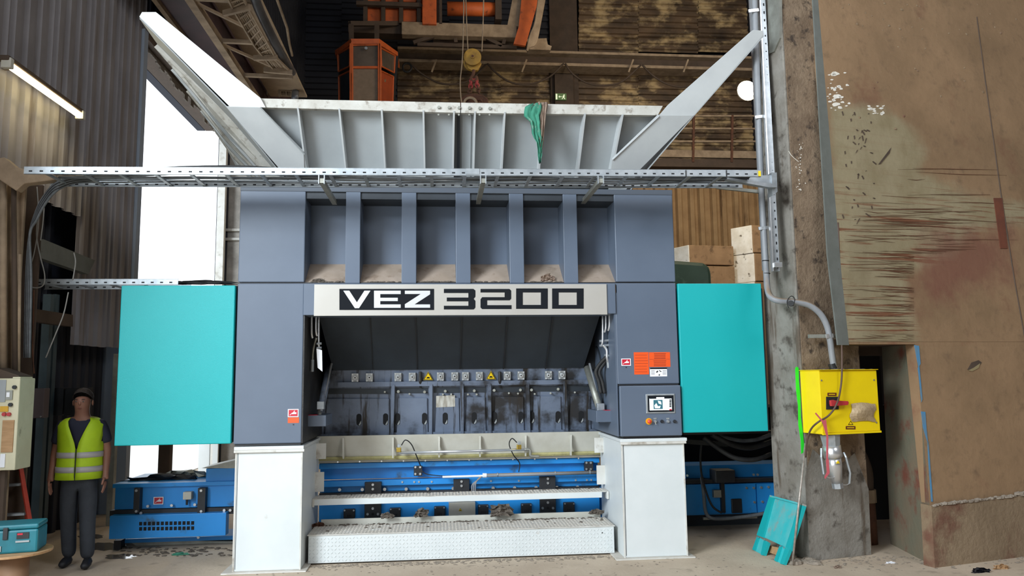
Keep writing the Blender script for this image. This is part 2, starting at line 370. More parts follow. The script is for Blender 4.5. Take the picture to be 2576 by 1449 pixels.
# the plate's visible skin: a fine grid that carries the wear map (paint worn pale by the loader, rusty areas)
def inside(px, py, poly):
    c_ = False; j = len(poly)-1
    for i in range(len(poly)):
        (xi, yi), (xj, yj) = poly[i], poly[j]
        if (yi > py) != (yj > py) and px < (xj-xi)*(py-yi)/(yj-yi)+xi: c_ = not c_
        j = i
    return c_
def dist(px, py, poly):
    best = 1e9
    for i in range(len(poly)):
        ax, ay = poly[i]; bx, by = poly[(i+1) % len(poly)]; dx, dy = bx-ax, by-ay
        t = max(0, min(1, ((px-ax)*dx+(py-ay)*dy)/(dx*dx+dy*dy+1e-9))); best = min(best, math.hypot(px-ax-t*dx, py-ay-t*dy))
    return best if inside(px, py, poly) else -best
worn = [(2080,262),(2120,262),(2200,268),(2250,290),(2300,325),(2330,380),(2325,430),(2400,470),(2470,490),(2520,500),(2700,520),(2700,570),(2520,565),(2480,575),(2440,590),(2400,640),(2350,665),(2280,690),(2285,740),(2300,800),(2310,880),(2100,880)]
redz = [(2330,560),(2560,560),(2576,700),(2420,760),(2320,780),(2290,700)]
nx, ny = 90, 130; vs = []; uv = []
for j in range(ny+1):
    for i in range(nx+1):
        y = -260+(1272+260)*j/ny; xl_ = 2056+(2133-2056)*(y/866.0) if y <= 866 else 2303+(2352-2303)*((y-866)/560.0); x = xl_+(2760-xl_)*i/nx
        if j == 0: pass
        vs.append(PW(x, y, .003)); uv.append((x, y))
rows866 = [j for j in range(ny+1) if -260+1532*j/ny <= 866][-1]
fs = [(j*(nx+1)+i, j*(nx+1)+i+1, (j+1)*(nx+1)+i+1, (j+1)*(nx+1)+i) for j in range(ny) for i in range(nx) if j != rows866]
def wallmat():
    m = bpy.data.materials.new('worn_wall_skin'); m.use_nodes = True; nt = m.node_tree; N = nt.nodes; L = nt.links; b = N['Principled BSDF']; b.inputs['Roughness'].default_value = .85
    tc = N.new('ShaderNodeTexCoord'); at = N.new('ShaderNodeAttribute'); at.attribute_name = 'wear'; sep = N.new('ShaderNodeSeparateColor'); L.new(at.outputs['Color'], sep.inputs[0])
    def mp(sc): n_ = N.new('ShaderNodeMapping'); n_.inputs['Scale'].default_value = sc; L.new(tc.outputs['Object'], n_.inputs[0]); return n_.outputs[0]
    def noi(s_, vec=None, d=8): n_ = N.new('ShaderNodeTexNoise'); n_.inputs['Scale'].default_value = s_; n_.inputs['Detail'].default_value = d; n_.inputs['Roughness'].default_value = .65; L.new(vec or tc.outputs['Object'], n_.inputs['Vector']); return n_.outputs[0]
    def math_(op, a_, b_): 
        n_ = N.new('ShaderNodeMath'); n_.operation = op
        for k_, v_ in enumerate((a_, b_)):
            if isinstance(v_, (int, float)): n_.inputs[k_].default_value = v_
            else: L.new(v_, n_.inputs[k_])
        return n_.outputs[0]
    def rmp(v_, a_, b_): n_ = N.new('ShaderNodeMapRange'); n_.interpolation_type = 'SMOOTHSTEP'; n_.inputs[1].default_value = a_; n_.inputs[2].default_value = b_; L.new(v_, n_.inputs[0]); return n_.outputs[0]
    def mix(f_, a_, b_):
        n_ = N.new('ShaderNodeMix'); n_.data_type = 'RGBA'; L.new(f_, n_.inputs[0])
        for k_, v_ in ((6, a_), (7, b_)):
            if isinstance(v_, str): n_.inputs[k_].default_value = (*lin(v_), 1)
            else: L.new(v_, n_.inputs[k_])
        return n_.outputs[2]
    base = mix(rmp(noi(.9), .3, .7), '96795a', '7f664a')
    base = mix(rmp(noi(7), .5, .8), base, '745d45')
    base = mix(math_('MULTIPLY', rmp(noi(1.3), .55, .68), .6), base, '75503c')
    pale = mix(rmp(noi(2.5), .4, .7), '95896c', '877a5c')
    scr = rmp(noi(1.0, mp((1.0, 1.0, 30))), .52, .62)
    pale = mix(math_('MULTIPLY', scr, math_('ADD', sep.outputs[2], .1)), pale, '754c33')
    f1 = rmp(math_('ADD', sep.outputs[0], math_('MULTIPLY', math_('SUBTRACT', noi(3.2), .5), .9)), .28, .80)
    c_ = mix(f1, base, pale)
    f2 = rmp(math_('ADD', sep.outputs[1], math_('MULTIPLY', math_('SUBTRACT', noi(4), .5), 1.0)), .35, .95)
    c_ = mix(math_('MULTIPLY', f2, .75), c_, '74483a')
    L.new(c_, b.inputs['Base Color'])
    bn = N.new('ShaderNodeBump'); bn.inputs['Strength'].default_value = .3; bn.inputs['Distance'].default_value = .02; L.new(noi(14), bn.inputs['Height']); L.new(bn.outputs[0], b.inputs['Normal'])
    return m
mb = MB(); mb.add(vs, fs); skin = mb.build('wall_skin', wallmat(), wr, smooth=True)
ca = skin.data.color_attributes.new('wear', 'FLOAT_COLOR', 'POINT')
for k_, (x, y) in enumerate(uv):
    w1 = max(0, min(1, .5+dist(x, y, worn)/70)); w2 = max(0, min(1, .5+dist(x, y, redz)/160)); w3 = max(0, min(1, (y-440)/120))
    ca.data[k_].color = (w1, w2, w3, 1)
mb = MB(); rnd = random.Random(3)
for i in range(60):
    cx = rnd.gauss(2102, 14) if i < 40 else rnd.uniform(2180, 2225); cy = rnd.gauss(228, 28) if i < 40 else rnd.uniform(265, 290)
    r = rnd.uniform(1.5, 5)
    if i < 3: r = 9
    cx = max(cx, 2083)
    mb.prism([PW(cx+r*math.cos(q)*rnd.uniform(.6,1.6), cy+r*0.6*math.sin(q)*rnd.uniform(.6,1.3), 0.006) for q in [k*math.pi/4 for k in range(8)]], -wn*0.003)
mb.build('chipped_plaster_fleck', m_blkc, wr, kind='stuff')
mb = MB()
for i in range(44):                               # dark gouges
    cx, cy = rnd.uniform(2110, 2200), rnd.uniform(270, 560); l = abs(rnd.gauss(4, 5))+2; a = rnd.uniform(0.4, 2.4)
    dx, dy = l*math.cos(a)/2, l*math.sin(a)/2
    mb.prism([PW(cx-dx-1, cy-dy, .008), PW(cx+dx, cy+dy, .008), PW(cx+dx+2, cy+dy-2, .008), PW(cx-dx+1.5, cy-dy-1, .008)], -wn*0.003)
mb.prism([PW(2210, 413, .009), PW(2242, 371, .009), PW(2238, 385, .009), PW(2216, 412, .009)], -wn*0.004)
mb.build('gouge', m_brn, wr, kind='stuff')
mb = MB()
for i in range(150):                               # horizontal rusty scrapes
    y0 = rnd.uniform(420, 860); y0 = y0 if y0 > 520 or rnd.random() < .3 else rnd.uniform(520, 800)
    x0 = rnd.uniform(2120, 2380); x1 = x0+rnd.uniform(40, 230); x1 = min(x1, 2560 if y0 < 640 else 2300)
    if x1 < x0+10: continue
    s = rnd.uniform(-.02, .07); t = rnd.uniform(.4, 1.2); xm = (x0+x1)/2
    q = rnd.uniform(-3, 3)
    mb.prism([PW(x0, y0, .009), PW(xm, y0+s*(xm-x0)+q, .009), PW(x1, y0+s*(x1-x0), .009), PW(xm, y0+s*(xm-x0)+q+t, .009)], -wn*0.003)
mb.build('rust_scrape', M('rust_scratch', '68432e', 0.9), wr, kind='stuff')
mb = MB()
for i in range(60):                               # clods stuck to the wall high up
    cx, cy = rnd.uniform(2110, 2570), abs(rnd.gauss(0, 90)) if i < 44 else rnd.uniform(60, 330)
    c = PW(cx, cy, 0.0); mb.blob(c, rnd.uniform(.008, .022), i, (1, .5, .8), 6)
mb.build('clod', m_wlow, wr, kind='stuff')
mb = MB()                                         # dirt ridge on the course
for i in range(40):
    x = 2350+i*6.5; yy = 1272-0.13*(x-2350)+rnd.uniform(-2, 2); mb.blob(PW(x, yy, 0.03), rnd.uniform(.012, .03)+(0.02 if x > 2560 else 0), 100+i, (1.5, .7, .6), 6)
mb.build('dirt_ridge', m_debris, wr, kind='stuff')
# seam joint of the plates
for pts_ in ([(2457,43),(2479,208),(2517,483),(2551,700),(2590,920)],):
    mb = MB(); mb.tube([PW(x, y, 0.004) for x, y in pts_], 0.007, 5); mb.build('plate_seam', m_brn, wr)
MB().prism([PW(2500,498,.01), PW(2522,498,.01), PW(2535,625,.01), PW(2517,625,.01)], -wn*.006).build('rust_patch', M('rust_red', '73402b', 0.9, col2='5f3626', scale=8, amt=.9), wr)
# pit
c = PW(2452, 922, 0.005); MB().prism([PW(2434,930,.006), PW(2444,912,.006), PW(2462,906,.006), PW(2470,912,.006), PW(2458,928,.006)], -wn*.004).build('pit', m_brn, wr)
MB().prism([PW(2436,932,.009), PW(2450,925,.009), PW(2466,914,.009), PW(2462,926,.009), PW(2446,934,.009)], -wn*.004).build('pit_chip', m_wpale, wr)
# notch: receding side face below the overhanging plate, blue marking line
e0 = P(2240, 1368, Z=0); ct = PW(2303, 866, -0.02); cb = P(2352, 1426, Z=0)
et = Vector((e0.x+0.05, e0.y, ct.z))
MB().prism([cb, ct, et, e0], (0.1, 0.05, 0)).build('notch_side', M('notch_dirt', '7a6a55', 0.95, col2='6a6a58', scale=3, amt=1, col3='74402f', scale3=2.2, thr3=0.58, bump=.4, bscale=18), wr)
MB().prism([PW(2133,866,-.02), PW(2303,866,-.02), et, et+Vector((-0.75,0,0))], (0,0,0.06)).build('notch_soffit', m_brn, wr)
for pts_ in ([(2300,868),(2312,870),(2316,915),(2311,925),(2306,900)], [(2309,925),(2313,922),(2321,1005),(2318,1012),(2313,960)], [(2317,1035),(2328,1036),(2331,1080),(2336,1120),(2331,1105),(2322,1075)], [(2333,1110),(2336,1110),(2341,1180),(2347,1262),(2343,1262),(2337,1180)]):
    MB().prism([PW(x, y, .009) for x, y in pts_], -wn*.003).build('blue_spray_mark', m_bluesp, wr)
# grey-green upright strip between column and plate
mb = MB().prism([PG(2040,-260,.12), PG(2030+18,-260,.12), PG(2058,0,.12), PG(2092,400,.12), PG(2118,700,.12), PG(2136,868,.12), PG(2108,868,.12), PG(2082,640,.12), PG(2063,320,.12), PG(2045,0,.12)], -gn*0.015)
o = mb.build('steel_strip', m_strip); tag(o, 'grey-green upright steel strip between dirty column and big brown wall', 'steel strip')
MB().wb(2128, 866, 2252, 894, 0.35, 0.3).build('beam_stub', m_brn, wr)
# dark void + rusty duct in the gap
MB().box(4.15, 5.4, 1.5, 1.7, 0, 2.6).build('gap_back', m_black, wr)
t = thing('rusty_pipe', P(2215,1385,Z=0), 'rusty brown vertical pipe with clamp in the gap right of the column', 'pipe')
b = P(2212, 1378, Z=0.0); pr = 0.085
MB().tube([(b.x, b.y+.2, 0), (b.x, b.y+.2, 0.42)], pr*1.1, 14).build('pipe_foot', m_rust, t, smooth=True)
MB().tube([(b.x, b.y+.2, 0.42), (b.x, b.y+.2, 0.55)], pr*1.25, 14).build('clamp_ring', m_brnl, t)
MB().tube(smoothpts([(b.x, b.y+.2, 0.55), (b.x, b.y+.2, 0.75), (b.x-.06, b.y+.25, 0.95), (b.x-.2, b.y+.3, 1.05)]), pr, 14).build('pipe_bend', m_brn, t, smooth=True)

# ------------------------------------------------------------------ concrete column at right
cdx = Vector((0.972, 0.236, 0)); cdy = Vector((-0.236, 0.972, 0))
Bc = P(2195, 1395, Z=0); Bc = Vector((Bc.x, Bc.y, 0)); cdx = (Bc-A).normalized(); cdy = Vector((-cdx.y, cdx.x, 0))
cw = (Bc-A).length; cl = 0.50
t = thing('concrete_column', A, 'tall dirty concrete column carrying the yellow switch box', 'column')
mb = MB(); hgt = 9.0
# separate slabs: side light painted into the grey flank, brown dirt in front
MB().prism([A+cdx*0.02, A+cdx*cw, A+cdx*cw+cdy*cl, A+cdx*0.02+cdy*cl], (0,0,hgt)).build('column_shaft', m_concb, t, bev=.012)
MB().prism([A, A+cdx*0.03-cdy*0.0, A+cdx*0.03+cdy*cl, A+cdy*cl], (0,0,hgt)).build('column_flank', m_conc, t, bev=.012, label='scuffed left face, grey side light in its colour')
def PC(px, py, off=0.0): return PL(px, py, A-cdy*off, -cdy)       # on the column's front plane
def PS(px, py, off=0.0): return PL(px, py, A-cdx*off, -cdx)       # on the column's left face
MB().prism([PC(2038,1412,.004), PC(2192,1395,.004), PC(2185,1230,.004), PC(2150,1140,.004), PC(2100,1180,.004), PC(2045,1130,.004), PC(2025,1200,.004)], cdy*.003).build('pale_scuffed_foot', m_conc, t)
mb = MB(); rnd = random.Random(11)
for i in range(36):
    cx, cy = rnd.gauss(2010, 5), rnd.uniform(360, 480); r = rnd.uniform(.6, 2.0)
    mb.prism([PC(cx-r, cy, .005), PC(cx, cy+r, .005), PC(cx+r, cy, .005), PC(cx, cy-r, .005)], cdy*.003)
mb.tube([PC(1984,380,.004), PC(1990,390,.004), PC(1998,398,.004), PC(2009,407,.004)], .003, 5)
mb.build('plaster_splash', m_blkc, t, kind='stuff')
# fluorescent green spray stroke
mb = MB().prism([PC(2001,926,.008), PC(2005,922,.008), PC(2009,926,.008), PC(2010,960,.008), PC(2014,1000,.008), PC(2015,1050,.008), PC(2020,1090,.008), PC(2023,1120,.008), PC(2021,1138,.008), PC(2016,1142,.008), PC(2015,1110,.008), PC(2009,1070,.008), PC(2008,1020,.008), PC(2003,980,.008)], cdy*.004)
mb.build('green_spray_stroke', m_green, t, label='vertical fluorescent green paint stroke')
# angle plate near the top of the column
mb = MB().prism([PS(1930,-60,.02), PS(1961,-60,.02), PS(1962,95,.02), PS(1946,130,.02), PS(1934,135,.02)], cdx*.03)
mb.build('corner_plate', m_zincd, t)
# dirt heap at the foot
mb = MB()
for i in range(26): mb.blob(P(rnd.uniform(1985, 2060), rnd.uniform(1400, 1420), Z=0)+Vector((0,0,.005)), rnd.uniform(.02, .06), i, (1.3, 1, .6), 8)
o = mb.build('dirt_heap', m_debris, kind='stuff'); tag(o, 'heap of grey rubble and dirt at the column foot', 'rubble')

# ------------------------------------------------------------------ the shredding machine
mach = thing('shredding_machine', (0.25, 1.0, 0), 'large grey and teal industrial shredder on two white legs', 'machine')
def X0(px, py, Y=0): return P(px, py, Y=Y).x
xs = dict(a=-1.91, b=-1.29, c=1.775, d=2.40)       # cabinet left/right edges
ZT, ZM, ZB, ZL = 3.64, 2.68, 1.164, 1.14
# legs
def leg(x0, x1, inner):
    g = MB().box(x0, x1, 0, 1.0, 0.012, ZL-0.03).build('leg', m_white, mach, bev=.006, label='white leg')
    MB().box(x0-0.012, x1+0.03 if inner < 0 else x1+0.012, -0.02, 1.02, ZL-0.03, ZL).build('top_plate', m_white, g, bev=.003)
    MB().box(x0-0.012, x1+0.02, -0.028, 0.0, ZL-0.055, ZL-0.03).build('top_lip', m_whited, g, bev=.003)
    MB().box(x0-0.09, x1+0.06, -0.06, 1.0, 0.0, 0.012).build('foot_plate', m_whited, g, bev=.003)
    MB().box(x0-0.002, x0+0.012, -0.006, 0.0, 0.012, ZL-0.03).box(x1-0.012, x1+0.002, -0.006, 0.0, 0.012, ZL-0.03).build('edge_seam', m_whited, g)
    MB().box(x0+0.02, x0+0.024, -0.002, 0.001, 0.03, ZL-0.06).build('panel_joint', m_blk, g)
    s = x1 if inner > 0 else x0
    # flanges that stick into the opening
    for z0, z1, yy, w in ((0.93, ZL-0.05, 0.82, .10), (0.60, 0.80, 0.78, .09)):
        a, b_ = (s, s+w) if inner > 0 else (s-w, s)
        fl = MB().box(a, b_, yy, yy+0.012, z0, z1).build('bracket_flange', m_whited, g)
leg(-1.89, -1.278, 1); leg(1.777, 2.405, -1)
# lower side cabinets
def cabinet(x0, x1, z0, z1, y=0.0, dep=1.9, name='side_cabinet', mat=None):
    return MB().box(x0, x1, y, y+dep, z0, z1).build(name, mat or m_grey, mach, bev=.008)
cl_ = cabinet(-1.915, -1.293, ZB, ZM)
MB().box(-1.905, -1.30, 0.02, 1.0, ZB-0.02, ZB).build('cabinet_gasket', m_blk, cl_)
cr_ = cabinet(1.758, 2.385, 1.672, ZM)
cr2 = cabinet(1.770, 2.385, ZB, 1.655, -0.035, 1.9)
MB().box(1.80, 2.38, 0.0, 1.0, ZB-0.02, ZB).build('cabinet_gasket', m_blk, cr2)
MB().box(1.765, 2.38, 0.01, 1.8, 1.655, 1.672).build('door_gap', m_blk, cr_)
# upper housing
ul = cabinet(-1.915, -1.293, ZM+0.012, ZT, 0.0, 1.9, 'housing_block')
ur = cabinet(1.775, 2.385, ZM+0.012, ZT, 0.0, 1.9, 'housing_block')
MB().box(-1.293, 1.775, 0.33, 0.36, ZM-0.1, ZT).build('housing_back', m_grey, mach)
for a, b_ in ((868,905),(1010,1047),(1147,1184),(1283,1319),(1420,1455)):
    MB().box(X0(a,705), X0(b_,705), 0.0, 0.33, ZM, ZT-0.05).build('housing_rib', m_grey, mach, bev=.004)
lz = P(1100, 665, Y=0.33).z
lg = MB().prism([(-1.293, 0, ZM-0.02), (-1.293, 0.33, lz-0.0), (-1.293, 0.33, lz-0.08), (-1.293, 0, ZM-0.1)], (3.068, 0, 0)).build('sloping_ledge', M('dust_covered_ledge', 'a8988a', 0.9, col2='988878', scale=5, amt=.8, col3='877667', scale3=6, thr3=.6), mach)
MB().box(-1.915, 2.385, -0.005, 1.9, ZT-0.055, ZT).build('housing_cap', M('cap_grey', '4a525d', .5), mach, bev=.004)
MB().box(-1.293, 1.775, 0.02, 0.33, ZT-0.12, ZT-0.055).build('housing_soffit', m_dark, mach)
MB().box(-1.9, 2.37, 0.02, 1.8, ZM-0.002, ZM+0.012).build('housing_joint', m_blk, mach)
# dirt lines at the ledge front
mb = MB(); rnd = random.Random(5)
for (a, b_, dn) in ((785,862,30),(908,1008,26),(1050,1145,60),(1187,1280,24),(1322,1416,18)):
    for i in range(dn):
        x = rnd.uniform(a, b_); p = P(x, 709, Y=0.03); mb.blob(p+Vector((0, rnd.uniform(-.01,.03), 0)), rnd.uniform(.004, .013), i, (2.2, 1, .7), 6)
o = mb.build('felt_waste', m_junk, kind='stuff'); tag(o, 'line of grey felt-like waste along the dusty ledge above the sign', 'waste')
def crumple(name, px, py, Y, w, h, mat, seed, label, cat):
    rnd = random.Random(seed); c = P(px, py, Y=Y); mb = MB(); n = 9; vs = []
    for j in range(n):
        for i in range(n):
            u, v_ = i/(n-1)-.5, j/(n-1)-.5
            vs.append(c+Vector((u*w+rnd.uniform(-.1,.1)*w, rnd.uniform(-.5,.5)*h*0.5, (v_+.5)*h*(1-1.2*abs(u)*rnd.uniform(.2,1))+rnd.uniform(-.08,.08)*h)))
    mb.add(vs, [(j*n+i, j*n+i+1, (j+1)*n+i+1, (j+1)*n+i) for j in range(n-1) for i in range(n-1)])
    o = mb.build(name, mat, thick=.002); return tag(o, label, cat)
crumple('crumpled_foil', 1378, 709, 0.06, .13, .085, m_ragb, 3, 'crumpled brownish foil lying on the dusty ledge above the last zeros', 'foil')
crumple('waste_scrap', 802, 709, 0.05, .12, .035, m_junk, 4, 'crumpled grey scrap on the ledge at its left end', 'scrap')
# sign board beam
MB().box(-1.293, 1.758, -0.02, 0.30, P(800,793,Y=0).z, ZM-0.004).build('front_beam', m_grey, mach, bev=.004)
YS = -0.034
xa, xb = X0(790,755,YS), X0(1527,755,YS); za, zb = P(1150,793,Y=YS).z, P(1150,715,Y=YS).z
sg = MB().box(xa, xb, YS, -0.02, za, zb).build('sign_board', m_sign, mach, bev=.002, label='silver sign board lettered VEZ 3200')
def S1(pts): return [(560+x/3.8125, 440+y/3.8125) for x, y in pts]
def S2(pts): return [(1150+x/3.18, 440+y/3.18) for x, y in pts]
def glyph(name, pts, Y, mat):
    MB().pp(pts, Y, 0.003).build(name, mat, sg)
glyph('lettering_panel', S1([(1120,1093),(2028,1093),(2028,1295),(1120,1295)]), YS-.003, m_ink)
Yl = YS-.006
glyph('letter_v', S1([(1157,1110),(1215,1110),(1288,1222),(1360,1110),(1418,1110),(1308,1278),(1268,1278)]), Yl, m_silver)
glyph('letter_e', S1([(1452,1110),(1708,1110),(1708,1143),(1512,1143),(1512,1178),(1680,1178),(1680,1210),(1512,1210),(1512,1242),(1708,1242),(1708,1275),(1452,1275)]), Yl, m_silver)
glyph('letter_z', S1([(1748,1110),(1990,1110),(1990,1145),(1840,1242),(1990,1242),(1990,1274),(1748,1274),(1748,1240),(1900,1142),(1748,1142)]), Yl, m_silver)
Yn = YS-.003
glyph('digit_3', S1([(2122,1093),(2405,1093),(2424,1108),(2424,1168),(2408,1188),(2424,1208),(2424,1272),(2408,1290),(2122,1290),(2122,1255),(2357,1255),(2357,1212),(2150,1212),(2150,1176),(2357,1176),(2357,1132),(2122,1132)]), Yn, m_ink)
glyph('digit_2', S2([(187,912),(418,912),(432,925),(432,990),(420,1003),(240,1003),(240,1042),(435,1042),(435,1073),(200,1073),(187,1060),(187,995),(200,978),(380,978),(380,940),(187,940)]), Yn, m_ink)
for (x0,y0,x1,y1),(u0,v0,u1,v1) in (((472,908,725,1071),(525,940,670,1040)),((760,908,1012,1070),(812,940,957,1040))):
    mb = MB(); o4 = S2([(x0,y0),(x1,y0),(x1,y1),(x0,y1)]); i4 = S2([(u0,v0),(u1,v0),(u1,v1),(u0,v1)])
    for k in range(4): mb.pp([o4[k], o4[(k+1)%4], i4[(k+1)%4], i4[k]], Yn, .003)
    mb.build('digit_0', m_ink, sg)
# the mouth under the sign
YI = 0.95
MB().box(-1.293, -1.28, 0.0, 1.9, ZB, ZM-.3).build('inner_cheek', m_nearblk, mach)  # left cheek is a darker steel than the right one
MB().box(1.745, 1.758, 0.0, 1.9, ZB, ZM-.3).build('inner_cheek', m_grey, mach)
MB().box(-1.4, 1.9, 1.75, 1.8, 0.9, 3.6).build('rear_plate', m_black, mach)
zt = P(1150,786,Y=.32).z
sl = MB().prism([P(800,786,Y=.32), P(1512,783,Y=.32), P(1468,925,Y=1.0), P(838,932,Y=1.0)], (0,.04,.02)).build('chute_plate', m_dark, mach)
for tx, bx in ((930,938),(1045,1049),(1162,1157),(1277,1266),(1392,1372)):
    a = P(tx, 786, Y=.315); b_ = P(bx, 928, Y=.99)
    MB().bar(a, b_, .012, .012).build('chute_seam', m_blk, sl)
MB().pp([(1512,783),(1550,783),(1500,930),(1468,925)], 1.0, .05).build('chute_side', m_black, mach)
# flap with grate fittings
YF0, YF1 = 1.02, 0.82
def PF(px, py, off=0.0):
    a = P(1150, 930, Y=YF0); b_ = P(1150, 1095, Y=YF1); n = Vector((0, -(a.z-b_.z), (b_.y-a.y))).normalized()
    if n.y > 0: n = -n
    return PL(px, py, a+n*off, n)
flap = MB().prism([PF(828,932), PF(1475,924), PF(1508,1092), PF(795,1106)], (0,.05,0)).build('access_flap', m_grime, mach)
def fp(name, pts, off, mat, par=flap, dep=0.02, **k): return MB().prism([PF(x,y,off) for x,y in pts], (0,dep,0)).build(name, mat, par, **k)
fp('flap_ledge', [(850,962),(1478,955),(1480,966),(850,974)], .05, m_grime, dep=.05)
fp('flap_foot', [(795,1092),(1507,1079),(1508,1092),(795,1107)], .045, m_grime, dep=.045)
for x0, x1 in ((812,985),(992,1080),(1088,1160),(1164,1226),(1236,1322),(1333,1416),(1425,1490)):
    s = (x0+x1)/2; k_ = -0.010*(s-1150)/50
    yo = -0.013*(s-1150)
    fp('pocket_plate', [(x0+10,1000+yo),(x1-6,1000+yo),(x1-6,1016+yo),(x1-4,1090+yo),(x0+6,1090+yo),(x0+10,1016+yo)], .022, m_grime, dep=.02)
    fp('pocket_recess', [(x0+3,974+yo),(x1-3,974+yo),(x1-3,988+yo),(x0+3,988+yo)], .004, m_dark, dep=.006)
for x in (989, 1084, 1162, 1231, 1327, 1421):
    yo = -0.013*(x-1150); dx = (x-1150)*.02
    fp('flap_rib', [(x-4,966+yo),(x+4,966+yo),(x+4+dx,1092+yo),(x-4+dx,1092+yo)], .06, m_grime, dep=.06)
for x in (903, 970, 1000, 1068, 1120, 1193, 1244, 1310, 1338, 1404, 1462):
    yc = 1053-0.013*(x-1150); pts_ = []
    for q in range(9): pts_.append((x+6.5*math.cos(math.pi+q*math.pi/8), yc-9+6.5*math.sin(math.pi+q*math.pi/8)))
    for q in range(9): pts_.append((x+6.5*math.cos(q*math.pi/8), yc+8+6.5*math.sin(q*math.pi/8)))
    o = fp('keyhole', pts_, .0245, m_black, dep=.002)
    fp('keyhole_lip', [(x-1,yc+13),(x+5,yc+2),(x+5.5,yc+9),(x+2,yc+14)], .0255, m_hop, dep=.001)
for x in (893, 929, 1001, 1037, 1108, 1144, 1171, 1206, 1276, 1311, 1380, 1414):
    yc = 947-0.013*(x-1150)
    b = fp('grease_block', [(x-9,yc-11),(x+9,yc-11),(x+9,yc+11),(x-9,yc+11)], .03, m_zinc, dep=.03, bev=.002)
    n = (PF(x,yc,.1)-PF(x,yc,0)).normalized()
    for dx in (-6, 6):
        for dy in (-8, 8): MB().disc(PF(x+dx, yc+dy, .03), n, .009, .008, 8).build('bolt', m_boltm, b)
    MB().disc(PF(x, yc, .03), n, .018, .02, 12).build('nozzle', m_boltm, b)
    MB().disc(PF(x, yc, .051), n, .008, .002, 8).build('nozzle_bore', m_black, b)
for x, yc, big in ((968,982,0),(1002,981,1),(1030,987,0),(1068,982,1),(1120,980,1),(1114,988,0),(1135,988,0),(1177,988,0),(1193,979,1),(1199,988,0),(1243,978,1),(1280,985,0),(1309,977,1),(1303,986,0),(1337,977,1),(1345,987,0),(1385,985,0),(1404,975,1),(1446,983,0)):
    MB().tube([PF(x,yc+4,.01), PF(x,yc+4,.05)], .016 if big else .011, 8).build('screw_head', m_zincd, flap)
def tri(px, py, s, off, par, fn, yo=0):
    b = MB().prism([fn(px-s,py+s*.85,off), fn(px,py-s*.95,off), fn(px+s,py+s*.85,off)], (0,.003,0)).build('warning_triangle', m_yel, par, label='yellow warning triangle')
    q = s*.80
    mb = MB()
    o3 = [(px-s*.93,py+s*.8),(px,py-s*.85),(px+s*.93,py+s*.8)]; i3 = [(px-s*.78,py+s*.71),(px,py-s*.66),(px+s*.78,py+s*.71)]
    for k in range(3): mb.prism([fn(*o3[k],off+.002), fn(*o3[(k+1)%3],off+.002), fn(*i3[(k+1)%3],off+.002), fn(*i3[k],off+.002)], (0,.001,0))
    mb.prism([fn(px-s*.38,py+s*.5,off+.002), fn(px-s*.25,py+s*.25,off+.002), fn(px,py+s*.15,off+.002), fn(px+s*.25,py+s*.25,off+.002), fn(px+s*.4,py+s*.4,off+.002), fn(px+s*.28,py+s*.5,off+.002)], (0,.001,0))
    mb.build('warning_print', m_ink, b)
tri(1077, 946, 12, .03, flap, PF); tri(1235, 944, 12, .03, flap, PF)
fp('type_plate', [(1097,996),(1144,994),(1145,1023),(1097,1025)], .026, M('worn_white_plate', 'd3d3cb', .6, col2='8f8778', scale=12, amt=1.0, stretch=(3,1,.6)), dep=.003, label='worn white type plate')
for x in (1057, 1257): MB().tube([PF(x,935,.03), PF(x,958,.045), PF(x+1,975,.02)], [.016,.02,.012], 8).build('oily_nipple', m_nearblk, flap)
# hydraulic struts and arm pedestals of the flap
def strut(side):
    if side < 0: a, b_, ped = (828,925), (806,1035), (773,1045,820,1073)
    else: a, b_, ped = (1477,925), (1512,1040), (1500,1033,1550,1062)
    k = MB().tube([P(*a,Y=.85), P(a[0]+(b_[0]-a[0])*.85, a[1]+(b_[1]-a[1])*.85, Y=.5)], .038, 12).build('flap_strut', m_zincd if side > 0 else m_grime, mach, smooth=True)
    MB().tube([P(a[0]+6,a[1]-10,Y=.85), P(b_[0]+2,b_[1],Y=.42)], .012, 8).build('strut_rod', m_chrome, k)
    MB().wb(b_[0]-9, b_[1]-25, b_[0]+9, b_[1]-5, .42, .08).build('strut_clevis', m_zinc, k, bev=.004)
    MB().tube([P(b_[0]-2,b_[1]-8,Y=.46), P(b_[0]-2,b_[1]+8,Y=.46)], .02, 8).build('strut_pin', m_zincd, k)
    p = MB().wb(*ped, .28, .45).build('strut_pedestal', m_grey, mach, bev=.004)
    x0, x1 = ped[0], ped[2]
    top = P((x0+x1)/2, ped[1], Y=.28).z
    xa_, xb_ = P(x0+2, ped[1], Y=.28).x, P(x1-2, ped[1], Y=.28).x
    lo, hi = (xa_, xa_+(xb_-xa_)*.5) if side < 0 else (xa_+(xb_-xa_)*.45, xb_)
    MB().box(lo, hi, .29, .40, top, top+.004).build('pedestal_sticker', m_red, p)
strut(-1); strut(1)
